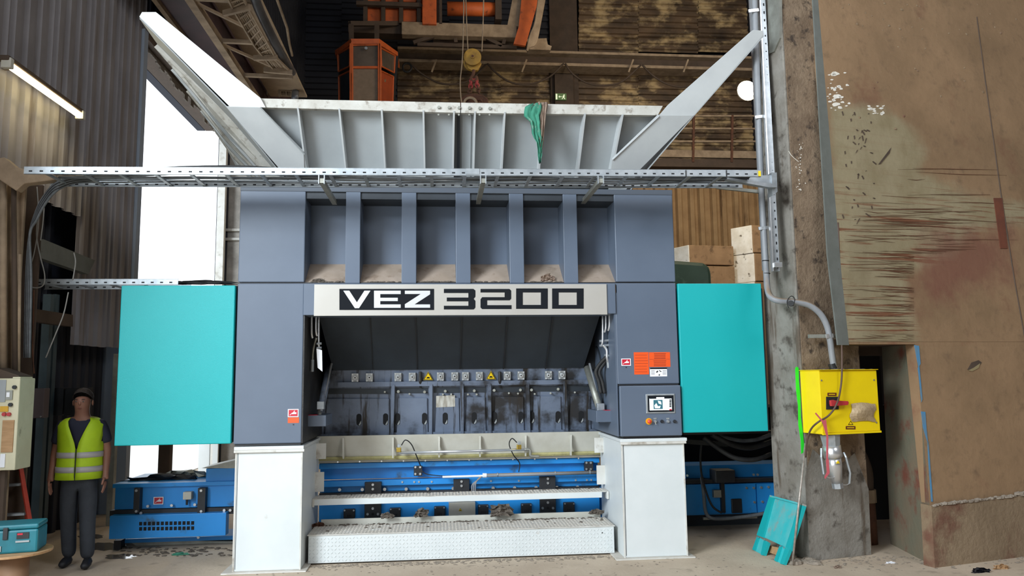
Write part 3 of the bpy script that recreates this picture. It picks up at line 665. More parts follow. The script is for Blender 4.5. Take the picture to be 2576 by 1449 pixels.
# hoses and chrome pipes on both cheeks
def pipes(side):
    xs_ = ((784,850,.22),(795,845,.25),(802,880,.28)) if side < 0 else ((1516,868,.28),(1524,836,.25),(1533,832,.22))
    for x, yb, Y in xs_:
        MB().tube(smoothpts([P(x,790,Y=Y), P(x,yb-12,Y=Y), P(x+(2 if side < 0 else -3),yb,Y=Y+.02)],4), .011, 8).build('hydraulic_pipe', m_chrome, mach, smooth=True)
    if side > 0:
        for dx in (0, 9): MB().tube(smoothpts([P(1530,895,Y=.35), P(1512+dx,912,Y=.4), P(1499+dx,935,Y=.42), P(1506+dx,960,Y=.42), P(1512+dx,990,Y=.42)],5), .02, 8).build('hydraulic_hose', m_rubber, mach, smooth=True)
        for z in (858, 870): MB().tube([P(1508,z,Y=.3), P(1535,z-2,Y=.3)], .013, 8).build('pipe_fitting', m_zinc, mach)
        MB().tube(smoothpts([P(1517,868,Y=.3), P(1526,880,Y=.3), P(1527,900,Y=.3), P(1531,912,Y=.33)],5), .014, 8).build('hydraulic_pipe', m_chrome, mach, smooth=True)
        MB().tube([P(1528,895,Y=.32), P(1531,925,Y=.34)], .018, 8).build('pipe_coupling', m_zinc, mach)
        MB().tube([P(1520,893,Y=.3), P(1547,897,Y=.3)], .012, 8).build('pipe_clamp', m_zinc, mach)
    else:
        MB().tube([P(786,905,Y=.35), P(785,935,Y=.35)], .017, 8).build('pipe_coupling', m_zinc, mach)
        MB().tube(smoothpts([P(796,850,Y=.25), P(790,870,Y=.3), P(787,890,Y=.34), P(786,910,Y=.35)],5), .010, 8).build('hydraulic_pipe', m_zincd, mach, smooth=True)
        for z in (865, 876): MB().tube([P(797,z,Y=.28), P(809,z-1,Y=.28)], .013, 8).build('pipe_fitting', m_zinc, mach)
pipes(-1); pipes(1)
o = MB().pp([(796,877),(810,881),(811,935),(799,925)], .18, .003).build('paper_tag', m_paper); tag(o, 'white paper tag hanging on the left chrome pipes under the sign', 'tag')
# round bearing rim seen on the right cheek
cc = P(1545, 965, Y=.5)
mb = MB(); mb.tube([Vector((1.742, .95+.36*math.cos(q), 1.66+.42*math.sin(q))) for q in [math.radians(100+k*14) for k in range(12)]], .014, 6)
mb.build('bearing_rim', m_dark, mach)
# cream rear panel under the flap
pn = MB().prism([P(790,1098,Y=1.0), P(1512,1085,Y=1.0), P(1512,1150,Y=1.12), P(790,1166,Y=1.12)], (0,.03,0)).build('cream_rear_panel', m_offwhite, mach)
for x in (863, 988, 1104, 1207, 1322, 1436):
    yo = -0.015*(x-1150)
    MB().pp([(x-2,1098+yo),(x+3,1098+yo),(x+2,1150+yo),(x-1,1150+yo)], .98, .05).build('panel_rib', m_offwhite, pn)
MB().tube(smoothpts([P(792,1155,Y=1.08), P(950,1152,Y=1.08), P(1150,1148,Y=1.08), P(1510,1139,Y=1.08)],6), .022, 6).build('foam_seal', M('yellowish_foam', 'b5ae78', .9, col2='9a9469', scale=9, amt=.9, bump=.5), pn)
for x in range(850, 1510, 55): MB().disc(P(x, 1162-0.015*(x-850), Y=1.06), (0,-1,0), .009, .01, 6).build('panel_bolt', m_boltm, pn)
# cover panels (teal) left and right
def cover(x0, x1, z0, z1, y0, y1, label):
    c = MB().box(x0, x1, y0, y1, z0, z1).build('drive_cover', m_teal, mach, bev=.008, label=label)
    return c
lc = cover(P(296,920,Y=-.02).x, P(586,920,Y=-.02).x, P(440,1119,Y=-.02).z, P(440,718,Y=-.02).z, -.02, .05, 'teal cover panel at left of machine')
MB().box(P(296,920,Y=0).x+.02, -1.93, .05, .9, 1.20, ZM-.03).build('cover_body', m_grey, lc)
rc = cover(2.405, P(1924,900,Y=-.0).x, P(1820,1087,Y=0).z, P(1820,713,Y=0).z, 0.0, .06, 'teal cover panel at right of machine')
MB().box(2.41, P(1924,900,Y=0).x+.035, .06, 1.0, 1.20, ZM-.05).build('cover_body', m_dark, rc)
MB().box(-1.945, -1.918, 0.03, .9, ZB+.02, ZM-.02).build('cover_gap', m_black, mach)
# control door: touch screen, buttons, stickers
YD = -0.038
pnl = MB().wb(1625, 991, 1698, 1040, YD-.006, .008).build('touch_panel', m_zinc, cr2, bev=.004, label='touch screen control panel')
def level2(name, o, parent):
    return o
def dp(name, x0,y0,x1,y1, Y, mat, par, dep=.002, **k): return MB().wb(x0,y0,x1,y1,Y,dep).build(name, mat, par, **k)
# screen pieces belong to the control door (kept at sub-part level)
dp('screen_bezel', 1630,995,1695,1036, YD-.008, m_ink, cr2)
dp('screen', 1634,1002,1690,1032, YD-.010, m_scr, cr2)
dp('screen_header', 1634,998,1690,1003, YD-.0105, m_ink, cr2)
dp('screen_header_field', 1651,999,1671,1003, YD-.0115, m_scr, cr2)
dp('screen_drawing', 1644,1006,1667,1029, YD-.0115, m_scrd, cr2)
MB().pp([(1646,1020),(1651,1014),(1655,1022),(1662,1021),(1660,1027),(1648,1027)], YD-.0125, .001).build('screen_drawing_light', m_scr, cr2)
MB().pp([(1655,1008),(1663,1010),(1664,1018),(1657,1015)], YD-.0125, .001).build('screen_drawing_light', m_scr, cr2)
for k in range(5): dp('screen_key', 1684,1005+k*4,1689,1008+k*4, YD-.0115, m_ink, cr2, .001)
dp('screen_key_red', 1684,1029,1690,1032, YD-.0115, m_red, cr2, .001)
c = P(1632, 1060, Y=YD)
MB().disc(c, (0,-1,0), .032, .006, 20).build('stop_button_plate', M('amber', 'e8a317', .4), cr2)
MB().tube([c+Vector((0,-.006,0)), c+Vector((0,-.03,0)), c+Vector((0,-.04,0))], [.014,.021,.017], 16).build('stop_button', M('stop_red', 'd8452e', .4), cr2, smooth=True)
for x, m_, l in ((1648,m_zinc,1),(1665,m_blk,0),(1680,m_zinc,1),(1697,m_blk,0)):
    c = P(x, 1060, Y=YD); MB().tube([c, c+Vector((0,-.012,0)), c+Vector((0,-.022,0))], [.017,.015,.011], 14).build('key_switch' if l else 'push_button', m_, cr2)
    if l: dp('switch_tag', x-4,1051,x+4,1055, YD-.001, m_zinc, cr2); 
MB().tube([P(1648,1061,Y=YD-.03), P(1650,1068,Y=YD-.03)], .003, 6).build('key', m_chrome, cr2)
def logo(x0,y0,x1,y1,Y,par):
    dp('logo_border', x0,y0,x1,y1, Y-.001, m_paper, par, .001)
    w, h = (x1-x0)*.08, (y1-y0)*.10
    dp('logo_field', x0+w,y0+h,x1-w,y1-h, Y-.002, m_red, par, .001)
    f = lambda u,v_: (x0+(x1-x0)*u, y0+(y1-y0)*v_)
    MB().pp([f(.36,.50),(f(.50,.42)),f(.60,.22),f(.66,.18),f(.62,.40),f(.80,.42),f(.80,.62),f(.40,.64),f(.30,.60)], Y-.003, .001).build('logo_mark', m_paper, par)
    MB().pp([f(.16,.76),f(.36,.52),f(.38,.56),f(.20,.80)], Y-.003, .001).build('logo_stroke', m_paper, par)
logo(1563,902,1587,920, -.001, cr_)
logo(724,1029,751,1049, -.001, cl_)
dp('orange_sticker', 724,1050,752,1064, -.002, m_orange, cl_, .002)
MB().disc(P(738,1068,Y=-.001), (0,-1,0), .006, .004, 8).build('lock', m_blk, cl_)
MB().disc(P(1575,924,Y=-.001), (0,-1,0), .006, .004, 8).build('lock', m_blk, cr_)
# orange instruction stickers: an L of two leaves, illegible text lines
dp('orange_sticker', 1595,886,1632,942, -.0015, m_orange, cr_, .0015)
dp('orange_sticker', 1633,886,1686,923, -.0015, m_orange, cr_, .0015)
mb = MB(); rnd = random.Random(2)
for k in range(7): mb.wb(1597, 893+k*7, 1630-rnd.uniform(0,3), 893.8+k*7, -.002, .0005)
for k in range(4):
    a = rnd.uniform(0, 3); mb.wb(1644+a, 889+k*4, 1676-a, 890.6+k*4, -.002, .0005); mb.wb(1643+a, 907+k*4, 1677-a, 908.4+k*4, -.002, .0005)
mb.wb(1634, 903.5, 1685, 904.2, -.002, .0005)
mb.build('sticker_print', m_txt, cr_)
dp('white_sticker', 1635,925,1678,947, -.0015, m_paper, cr_, .0015)
dp('white_sticker_header', 1635,925,1678,928.5, -.002, m_ink, cr_, .0005)
mb = MB(); mb.pp([(1650,936),(1654,932),(1656,934),(1653,938)], -.002, .0005); mb.pp([(1658,931),(1664,934),(1663,936),(1658,933)], -.002, .0005); mb.pp([(1657,942),(1660,941),(1660,945),(1657,945)], -.002, .0005)
for k in range(4): mb.wb(1638,932+k*3,1647,932.8+k*3,-.002,.0005); mb.wb(1667,932+k*3,1676,932.8+k*3,-.002,.0005)
mb.build('white_sticker_print', m_blk, cr_)

# ------------------------------------------------------------------ access steps
st = thing('access_steps', (0.24, .4, 0), 'white tread-plate access steps between the machine legs', 'steps')
sx0, sx1 = -1.243, 1.728; sz = P(1160,1336,Y=.2).z
b = MB().box(sx0, sx1, .20, .212, .015, sz).build('riser_plate', m_white, st, bev=.003)
MB().box(sx0, sx0+.01, .212, .62, .015, sz).box(sx1-.01, sx1, .212, .62, .015, sz).build('step_cheek', m_whited, st)
trd = MB().box(sx0-.01, sx1+.01, .19, .66, sz, sz+.008).build('tread', m_whited, st, bev=.002)
uz = P(1160,1262,Y=.62).z+.01
tr2 = MB().box(-1.262, 1.745, .60, .86, uz+.05, uz+.058).build('upper_tread', m_whited, st, bev=.002)
MB().box(-1.262, 1.70, .60, .606, uz-.005, uz+.052).build('upper_tread_lip', m_white, st, bev=.002)
for x in (-1.275, 1.75): MB().box(x, x+.02, .59, .80, uz-.02, uz+.06).build('tread_bracket', m_whited, st)
def lozenges(o, u, v, n, wid, hei, pitch, name, mat, par, l=.034, w=.006, h=.004):
    mb = MB(); o, u, v, n = Vector(o), Vector(u), Vector(v), Vector(n); j = 0; y = pitch*.5
    while y < hei:
        x = pitch*.5*(1+(j%2)*0); i = 0
        while x < wid:
            d = (u+v).normalized() if (i+j)%2 == 0 else (u-v).normalized()
            c = o+u*x+v*y; e = d.cross(n)
            vs = [c-d*l/2, c-e*w/2+n*h, c+d*l/2, c+e*w/2+n*h]
            mb.add(vs, [(0,1,2),(0,2,3)]); mb.add([c-d*l/2, c-e*w, c+d*l/2, c+e*w, c+n*h], [(0,1,4),(1,2,4),(2,3,4),(3,0,4)])
            x += pitch; i += 1
        y += pitch; j += 1
    return mb.build(name, mat, par, kind='stuff')
lozenges((sx0, .1995, .02), (1,0,0), (0,0,1), (0,-1,0), sx1-sx0, sz-.03, .034, 'raised_tread_pattern', m_white, b)
lozenges((sx0, .2, sz+.008), (1,0,0), (0,1,0), (0,0,1), sx1-sx0, .45, .034, 'raised_tread_pattern', m_whited, trd)
lozenges((-1.25, .61, uz+.058), (1,0,0), (0,1,0), (0,0,1), 2.98, .24, .034, 'raised_tread_pattern', m_whited, tr2)
MB().disc(P(1515,1340,Y=.2), (0,-1,0), .006, .004, 10).build('hole', m_blk, b)
MB().box(-1.2, 1.7, .70, .72, 0, sz+.06).build('toe_board', m_offwhite, st)
mb = MB(); rnd = random.Random(21)
for i in range(200):
    x = rnd.uniform(sx0+.05, sx1-.03); y = .66-abs(rnd.gauss(0, .035)) if rnd.random() < .85 else rnd.uniform(.25,.65)
    mb.blob((x, y, sz+.012), rnd.uniform(.004, .014), i, (1.5, 1, .6), 6)
for i in range(60):
    mb.blob((rnd.uniform(-1.2, 1.7), rnd.uniform(.76,.85), uz+.062), rnd.uniform(.003, .009), i, (1.5, 1, .6), 6)
o = mb.build('waste_crumbs', m_junk, kind='stuff'); tag(o, 'dark crumbs and fluff of waste lying on the white treads', 'waste')
for (px, py, w, h, s, lab) in ((1262,1298,.24,.13,9,'dark felt scrap on the lower tread right of the junction box'),(975,1304,.13,.06,10,'small grey scrap on the lower tread left of the middle'),(1500,1294,.15,.06,12,'scrap of dark waste at the right end of the lower tread'),(800,1330,.12,.07,13,'brownish scrap at the left end of the lower tread'),(1060,1300,.14,.09,15,'angular dark scrap leaning on the toe board')):
    crumple('waste_scrap', px, py, .62, w, h, m_junk if s != 13 else m_rust, s, lab, 'scrap')

# ------------------------------------------------------------------ blue conveyor under the machine
cv = thing('belt_conveyor', (0, 1.8, 0), 'blue conveyor running crosswise under the shredder', 'conveyor')
YC = 1.22
def cp(name, x0,y0,x1,y1, Y, dep, mat, par=cv, **k): return MB().wb(x0,y0,x1,y1,Y,dep).build(name, mat, par, **k)
Zr = lambda y, x=1150, Y=YC: P(x, y, Y=Y).z
def beam(name, z0, z1, Y, dep, x0=-1.30, x1=1.80, mat=m_blue, **k): return MB().box(x0, x1, Y, Y+dep, z0, z1).build(name, mat, cv, bev=.003, **k)
beam('side_rail', Zr(1171), Zr(1158), YC-.05, .12)
beam('side_web', Zr(1200), Zr(1171), YC+.05, .05)
beam('mid_flange', Zr(1218), Zr(1200), YC-.03, .10, 0.20, 1.80)
beam('mid_flange', Zr(1216), Zr(1202), YC-.03, .10, -1.30, 0.20)
beam('mid_web', Zr(1232), Zr(1217), YC+.05, .05)
beam('wear_strip', Zr(1240), Zr(1232), YC-.01, .06, mat=m_blk)
beam('lower_side_plate', Zr(1305), Zr(1240), YC, .10)
MB().box(-1.3, 3.6, YC+.1, YC+1.0, .15, .5).build('conveyor_bed', m_blue, cv)
for i, x in enumerate((855,912,968,1022,1076,1140,1240,1294,1348,1400,1452)):
    c = P(x, 1228-0.011*(x-1150), Y=YC+.03); MB().disc(c, (0,-1,0), .018, .03, 10).build('guide_bolt', m_boltm, cv)
for x in (1012, 1042, 1054, 1086, 1235, 1305, 1448, 1476, 1487):
    MB().disc(P(x, 1211-.011*(x-1150), Y=YC-.03), (0,-1,0), .011, .01, 8).build('flange_bolt', m_boltm, cv)
for x0, y0, x1, y1 in ((917,1213,959,1304),(1141,1205,1181,1260),(1358,1198,1398,1292)):
    h = cp('hanger_bracket', x0,y0,x1,y1, YC-.08, .05, m_blk, bev=.004)
    xm = (x0+x1)/2
    for dy, xx in ((6,0),(17,0),(66,0),(80,-13),(80,13)):
        if y0+dy < y1: MB().disc(P(xm+xx, y0+dy, Y=YC-.08), (0,-1,0), .014, .014, 8).build('bolt', m_boltm, h)
    if y1-y0 > 70: MB().disc(P(xm, y0+80, Y=YC-.08), (0,-1,0), .014, .002, 12).build('hole', m_black, h)
for x0, y0, x1, y1 in ((864,1281,893,1304),(980,1278,1008,1302),(1092,1274,1120,1300),(1203,1270,1229,1295),(1311,1267,1338,1292),(1418,1264,1446,1289)):
    h = cp('cable_cover', x0,y0,x1,y1, YC-.05, .05, m_blk, bev=.008)
    MB().disc(P(x0+3, y0+3, Y=YC-.05), (0,-1,0), .009, .012, 8).build('bolt', m_boltm, h)
    MB().disc(P(x1-3, y0+3, Y=YC-.05), (0,-1,0), .009, .012, 8).build('bolt', m_boltm, h)
    for k in (-4, 0, 4): cp('vent_slot', (x0+x1)/2+k-1, y1-9, (x0+x1)/2+k+1, y1-4, YC-.052, .002, m_black, h)
h = cp('sensor_plate', 1041,1172,1062,1197, YC-.07, .06, m_blk)
for dx in (4, 16):
    for dy in (3, 20): MB().disc(P(1041+dx, 1172+dy, Y=YC-.07), (0,-1,0), .012, .012, 8).build('bolt', m_boltm, h)
h = cp('sensor_plate', 1471,1161,1492,1184, YC-.07, .06, m_blk)
for dx in (3, 14):
    for dy in (3, 19): MB().disc(P(1472+dx, 1161+dy, Y=YC-.07), (0,-1,0), .012, .012, 8).build('bolt', m_boltm, h)
h = cp('junction_box', 1129,1264,1196,1301, YC-.12, .12, m_offwhite, bev=.006)
tri(1158, 1282, 4.5, 0, h, lambda x, y, o: P(x, y, Y=YC-.122-o))
# left part of the conveyor
lv = MB().wb(289, 1222, 600, 1278, YC-.02, .5).build('side_box', m_blue, cv, bev=.004)
cp('top_rim', 283,1214,600,1224, YC-.06, .9, m_blue, bev=.003)
cp('wear_strip', 276,1280,600,1297, YC-.04, .5, m_blk)
cp('raised_box', 518,1178,600,1214, YC-.02, .4, m_blue, bev=.004)
MB().pp([(507,1178),(590,1158),(600,1158),(600,1178)], YC-.02, .4).build('guide_plate', m_zincd, cv)
pb = MB().wb(275, 1294, 568, 1352, YC-.14, .12).build('perforated_cover', m_blue, cv, bev=.004)
for r in range(2):
    for i in range(13):
        x = 350+i*10.9; y = 1313+r*13-0.015*(x-350)
        dp('vent_hole', x, y, x+7.5, y+9, YC-.142, m_black, pb, .003)
cp('lower_frame', 290,1352,600,1362, YC+.1, .4, m_blue)
for x0, x1 in ((336,351),(497,516)):
    h = cp('clamp_strap', x0,1228,x1,1290, YC-.10, .08, m_blk)
    for y in (1234, 1286): MB().disc(P((x0+x1)/2, y, Y=YC-.10), (0,-1,0), .014, .012, 8).build('bolt', m_boltm, h)
for x, y in ((373,1273),(433,1271),(491,1269),(500,1351),(565,1283),(580,1283),(356,1290),(515,1288)): MB().disc(P(x, y, Y=YC-.05), (0,-1,0), .015, .02, 8).build('flange_bolt', m_boltm, cv)
h = cp('light_box', 460,1238,481,1257, YC-.10, .08, m_offwhite, bev=.004)
MB().tube([P(470,1257,Y=YC-.07), P(470,1270,Y=YC-.07)], .012, 8).build('gland', m_blk, h)
logo(386,1250,411,1269, YC-.03, lv)
cp('foot', 286,1360,304,1386, YC+.0, .12, m_blk)
MB().pp([(318,1358),(600,1362),(600,1375),(350,1378)], YC+.15, .5).build('drip_pan', m_zincd, cv)
# right part behind the leg
xr0, xr1 = 1725, 2050
cp('far_side_plate', xr0,1215,xr1,1290, YC+.05, .3, m_blue)
cp('far_rail', xr0,1168,xr1,1202, YC+.15, .4, m_blue)
cp('far_wear_strip', xr0,1204,xr1,1213, YC+.0, .3, m_blk)
cp('far_lower_plate', xr0,1290,xr1,1330, YC+.25, .3, m_dark)
h = cp('motor_plate', 1815,1215,1824,1290, YC, .06, m_blk)
cp('splice_plate', 1822,1217,1902,1291, YC+.02, .04, m_blue)
cp('splice_plate', 1905,1216,1990,1290, YC+.02, .04, m_blue)
for x, y in ((1877,1227),(1895,1227),(1914,1226),(1932,1225),(1897,1263),(1917,1262),(1895,1194),(1905,1194),(1728,1196)): MB().disc(P(x, y, Y=YC+.02), (0,-1,0), .014, .016, 8).build('flange_bolt', m_boltm, cv)
cp('opening_cover', 1841,1255,1867,1291, YC+.0, .03, m_blk, bev=.008)
cp('switch_box', 1796,1233,1815,1252, YC-.04, .06, m_zincd, bev=.004)
cp('actuator', 1800,1183,1850,1215, YC-.1, .2, m_blk, bev=.01)
MB().box(2.3, 6.0, 2.3, 3.2, 0, 1.32).build('dark_filler_box', m_black, cv)  # added black box that keeps the view behind the conveyor dark
# cables beneath the right cover
def cable(name, pts, r, mat, label=None, cat='cable', parent=None, group=None, seg=8, n=6):
    o = MB().tube(smoothpts(pts, n), r, seg).build(name, mat, parent, smooth=True)
    if label: tag(o, label, cat, group)
    return o
cable('hose', [P(1770,1100,Y=.7), P(1810,1130,Y=.65), P(1850,1152,Y=.6), P(1900,1156,Y=.6), P(1950,1138,Y=.7)], .026, m_rubber, 'thick black hose sagging lowest under the right teal cover', 'hose')
cable('hose', [P(1790,1092,Y=.75), P(1840,1118,Y=.75), P(1890,1126,Y=.8), P(1950,1108,Y=.8)], .03, m_rubber, 'thick dark hose sagging just below the right teal cover', 'hose')
cable('hose', [P(1780,1086,Y=.9), P(1850,1106,Y=.9), P(1900,1106,Y=.9), P(1948,1090,Y=.9)], .022, m_cable, 'grey hose sagging highest under the right teal cover', 'hose')
cable('cable', [P(1765,1200,Y=1.1), P(1770,1240,Y=1.1), P(1776,1290,Y=1.05), P(1800,1305,Y=1.05), P(1870,1300,Y=1.05), P(1930,1290,Y=1.05)], .02, m_cable, 'grey cable curving down and right along the dark blue conveyor side')
cable('cable', [P(1765,1110,Y=1.0), P(1762,1160,Y=1.05), P(1768,1210,Y=1.05), P(1790,1270,Y=1.05), P(1815,1290,Y=1.05)], .012, m_rubber, 'thin black cable dropping behind the right white leg')
o = MB().bar(P(1716,1110,Y=.9), P(1830,1118,Y=.9), .05, .05).build('cable_carrier', m_rubber); tag(o, 'black ribbed cable carrier behind the top of the right leg', 'cable carrier')
MB().wb(1720,1086,1950,1092, .6, .6).build('cover_underframe', m_blk, mach)
o = MB().wb(1770,1300,1905,1306, YC-.12, .03).build('conduit_rail', m_zincd); tag(o, 'thin metal rail holding grey cables low on the far conveyor', 'rail')
# cables on the cream panel: grease pipe with brass fittings
gp = thing('grease_line', P(1150,1140,Y=.95), 'thin grease pipe with two brass valves across the cream panel', 'pipe')
MB().tube([P(1003,1139,Y=.93), P(1320,1131,Y=.93)], .013, 8).build('pipe', m_chrome, gp, smooth=True)
MB().tube(smoothpts([P(1320,1131,Y=.93), P(1333,1132,Y=.93), P(1334,1145,Y=.93), P(1340,1148,Y=.93), P(1357,1148,Y=.93)],5), .014, 8).build('pipe_elbow', m_zincd, gp, smooth=True)
for x, y in ((1003,1128),(1306,1121)):
    MB().wb(x-6, y-2, x+6, y+10, .91, .05).build('valve', m_brass, gp, bev=.006)
    MB().wb(x-3, y-10, x+4, y-2, .92, .03).build('valve_coil', m_zinc, gp, bev=.002)
cable('cable', [P(1010,1120,Y=.92), P(1020,1107,Y=.9), P(1035,1118,Y=.95), P(1047,1145,Y=1.0), P(1058,1172,Y=1.12)], .006, m_rubber, 'thin black cable looping from the left brass valve')
cable('cable', [P(1300,1113,Y=.92), P(1288,1103,Y=.9), P(1281,1118,Y=.93), P(1292,1145,Y=1.0), P(1307,1165,Y=1.1), P(1305,1187,Y=1.12)], .006, m_rubber, 'thin black cable looping from the right brass valve')
cable('cable', [P(1062,1185,Y=1.13), P(1075,1193,Y=1.13), P(1110,1197,Y=1.12), P(1135,1197,Y=1.1)], .005, m_rubber, 'thin black cable from the sensor plate to the white tube')
gc = thing('grey_conduit_pipe', P(1360,1195,Y=1.1), 'straight grey conduit with pipe clips before the blue web', 'conduit')
MB().tube([P(1222,1196,Y=1.08), P(1512,1188,Y=1.08)], .020, 10).build('pipe', m_pvc, gc, smooth=True)
MB().tube([P(1214,1196,Y=1.08), P(1224,1196,Y=1.08)], .025, 10).build('end_sleeve', m_paper, gc)
for x in (1250, 1395, 1482): MB().tube([P(x,1195-(x-1222)*.028,Y=1.08), P(x+3,1195-(x-1222)*.028,Y=1.08)], .024, 10).build('pipe_clip', m_zinc, gc)
o = MB().tube([P(1113,1200,Y=1.08), P(1214,1197,Y=1.08)], .012, 8).build('white_tube', m_paper); tag(o, 'thin white tube left of the straight grey conduit', 'tube')
for k, x in enumerate((1188, 1192, 1196)): cable('cable', [P(1214,1197,Y=1.08), P(1204-k,1206,Y=1.06), P(x,1220,Y=1.04), P(x,1240,Y=1.04)], .007, m_pvc, 'grey cable curving down out of the conduit end', group='cables out of the conduit end')

# left clutter on the conveyor
crumple('black_tarp', 405, 1222, 1.4, .75, .14, m_blk, 31, 'crumpled black tarpaulin lying on the left end of the conveyor', 'tarpaulin')
crumple('grey_sheet', 470, 1216, 1.6, .45, .16, m_zincd, 32, 'crumpled grey sheet behind the black tarpaulin', 'sheet')
o = MB().box(P(397,1160,Y=3.6).x, P(427,1160,Y=3.6).x, 3.6, 3.72, 0, P(410,1090,Y=3.6).z).build('outdoor_post', m_brn, bev=.01); tag(o, 'brown post with green smears in the daylight behind the conveyor', 'post')
struct(MB().box(-14, XL-.55, -12, 18, 0.0, 0.012).build('trim_2', M('yard_daylight_white','f1f0ea',.9,col2='e6e4dc',scale=1,amt=.8)))  # near-white ground colour stands in for bright daylight outside
# ------------------------------------------------------------------ feed hopper
hp = thing('feed_hopper', (0.25, 1.0, ZT), 'pale grey steel feed hopper with ribbed front and two raised wings', 'hopper')
tA = P(1150, 285, Y=-.11); bA = P(1150, 470, Y=.36)
hn = Vector((0, -(tA.z-bA.z), -(bA.y-tA.y))).normalized()
def PH(px, py, off=0.0): return PL(px, py, tA+hn*off, hn)
def hq(name, pts, off, dep, mat, **k): return MB().prism([PH(x,y,off) for x,y in pts], -hn*dep).build(name, mat, hp, **k)
front = hq('front_panel', [(600,266),(1720,290),(1570,482),(745,478)], -.13, .02, m_hop)
hq('lower_flange', [(745,454),(1560,462),(1565,472),(745,468)], .02, .14, m_hopf)
for tx, bx in ((749,775),(853,874),(960,971),(1065,1069),(1142,1139),(1195,1190),(1270,1260),(1365,1354),(1472,1450),(1567,1532)):
    hq('stiffening_rib', [(tx-2.2,280+(tx-1150)*.02),(tx+2.2,280+(tx-1150)*.02),(bx+2,470),(bx-2,470)], .0, .13, m_hopw)
hq('joint_plate', [(1150,287),(1157,287),(1156,470),(1149,470)], -.09, .04, m_dark)
hq('joint_plate', [(1164,287),(1186,287),(1182,470),(1161,470)], -.115, .015, m_hop)
# top flange
YT = -.11
fl = MB().pp([(640,247),(1158,258),(1158,284),(655,270)], YT, .05).build('top_flange', m_hopf, hp, bev=.003)
fl2 = MB().pp([(1160,258),(1668,266),(1655,290),(1160,284)], YT, .05).build('top_flange', m_hopf, hp, bev=.003)
for i, x in enumerate((1104,1130,1155,1181,1207,1232)):
    p = fl if x < 1158 else fl2
    MB().disc(P(x, 271+(x-1104)*.02, Y=YT), (0,-1,0), .016, .02, 6).build('flange_bolt', m_zincd, p)
    MB().disc(P(x-1, 290, Y=YT+.02), (0,-1,0), .010, .02, 6).build('flange_nut', m_zincd, p)
# wings: lower part lies in the front lean, upper part kinks upright
wl1 = hq('wing_front', [(568,268),(655,270),(764,382),(768,482),(752,482)], .012, .016, m_hopw, bev=.002)
wr1 = hq('wing_front', [(1655,290),(1746,290),(1612,425),(1572,482),(1530,482),(1540,400)], .012, .016, m_hopw, bev=.002)
YU = -.125
un_ = Vector((0, -1, -.36)).normalized(); up0 = P(1150, 285, Y=YU)
def PU(px, py, off=0.0): return PL(px, py, up0+un_*off, un_)
MB().prism([PU(350,42), PU(357,30), PU(392,30), PU(402,38), PU(655,246), PU(668,270), PU(578,268)], (0,.02,0)).build('wing_flange', M('wing_lit_white', 'eef3f4', .5, col2='e2e6e6', scale=4, amt=.8), hp, bev=.003)  # whiter than the lower wing: stronger light put into the paint colour
MB().prism([PU(1658,290), PU(1680,264), PU(1888,80), PU(1895,75), PU(1920,77), PU(1921,88), PU(1745,291)], (0,.02,0)).build('wing_flange', m_hopw, hp, bev=.003)
# thin upper edge of the right wing reaching down the front
MB().tube([PH(1658,292,.02), PH(1541,402,.02)], .008, 6).build('wing_edge', m_hopw, hp)
MB().tube([PH(655,270,.02), PH(766,388,.02)], .006, 6).build('wing_edge', m_hop, hp)
# side panels with ribs under them
def side(tip, mid, low, s, inw):
    a = PU(*tip); b_ = PU(*mid); c_ = PH(*low)
    L_ = 2.4
    mb = MB(); st_ = []
    for k in range(7):
        y = .0+k*.30; f = max(0.12, 1-.13*k); g = -s*inw*y/2.2
        st_.append((b_.lerp(a, f)+Vector((g,y,0)), b_+Vector((g,y,0)), c_+Vector((g*.4,y,0))))
    vs = [v for t3 in st_ for v in t3]
    mb.add(vs, [(3*k+j, 3*k+j+1, 3*k+4+j, 3*k+3+j) for k in range(6) for j in range(2)])
    mb.build('side_panel', m_hop, hp, thick=.012)
    if s > 0: return
    for k in range(1, 7):
        t0, t1, t2 = st_[k]; d = Vector((s*.085,0,-.085))
        MB().prism([t0, t1, t2, t2+d, t1+d, t0+d*.4], (0,.014,0)).build('side_rib', m_hopf if k % 2 else m_hopw, hp)
side((352,46), (570,268), (742,480), -1, -.35)
side((1921,90), (1745,291), (1582,482), 1, .25)
MB().box(-1.3, 1.8, 1.85, 1.9, ZT, 4.4).build('rear_panel', m_hop, hp)
o = MB()
def rag(name, px, py, Y, prof, mat, seed, label):
    rnd = random.Random(seed); mb = MB(); vs = []; n = 9; m_ = len(prof)
    for j, (dx, w, dy) in enumerate(prof):
        for i in range(n):
            u = i/(n-1)-.5; p = P(px+dx+u*w+rnd.uniform(-1,1), py+dy+rnd.uniform(-1.5,1.5), Y=Y)
            vs.append(p+Vector((0, .02*math.sin(i*2.3+j*.5)+rnd.uniform(-.008,.008)-.02, 0)))
    mb.add(vs, [(j*n+i, j*n+i+1, (j+1)*n+i+1, (j+1)*n+i) for j in range(m_-1) for i in range(n-1)])
    o = mb.build(name, mat, smooth=True, thick=.002); return tag(o, label, 'rag')
rag('green_rag', 1342, 262, -.15, [(5,28,0),(0,42,8),(-2,44,20),(-4,40,30),(4,26,45),(6,22,60),(8,24,75),(12,24,88),(14,14,98),(15,12,115),(15,9,130),(15,7,142),(15,3,150)], m_rag, 1, 'torn green rag hanging over the hopper top flange')
rag('brown_rag', 1362, 262, -.14, [(0,30,-3),(2,26,6),(3,16,25),(2,14,50),(0,12,80),(-1,8,105),(-3,4,125)], m_ragb, 2, 'brownish torn rag beside the green one on the hopper flange')
rag('dark_rag', 412, 60, P(412,60,Y=YU).y-.03, [(0,10,0),(0,12,8),(0,14,18),(2,16,25),(4,10,33)], m_junk, 3, 'small dark rag stuck on the left hopper wing')

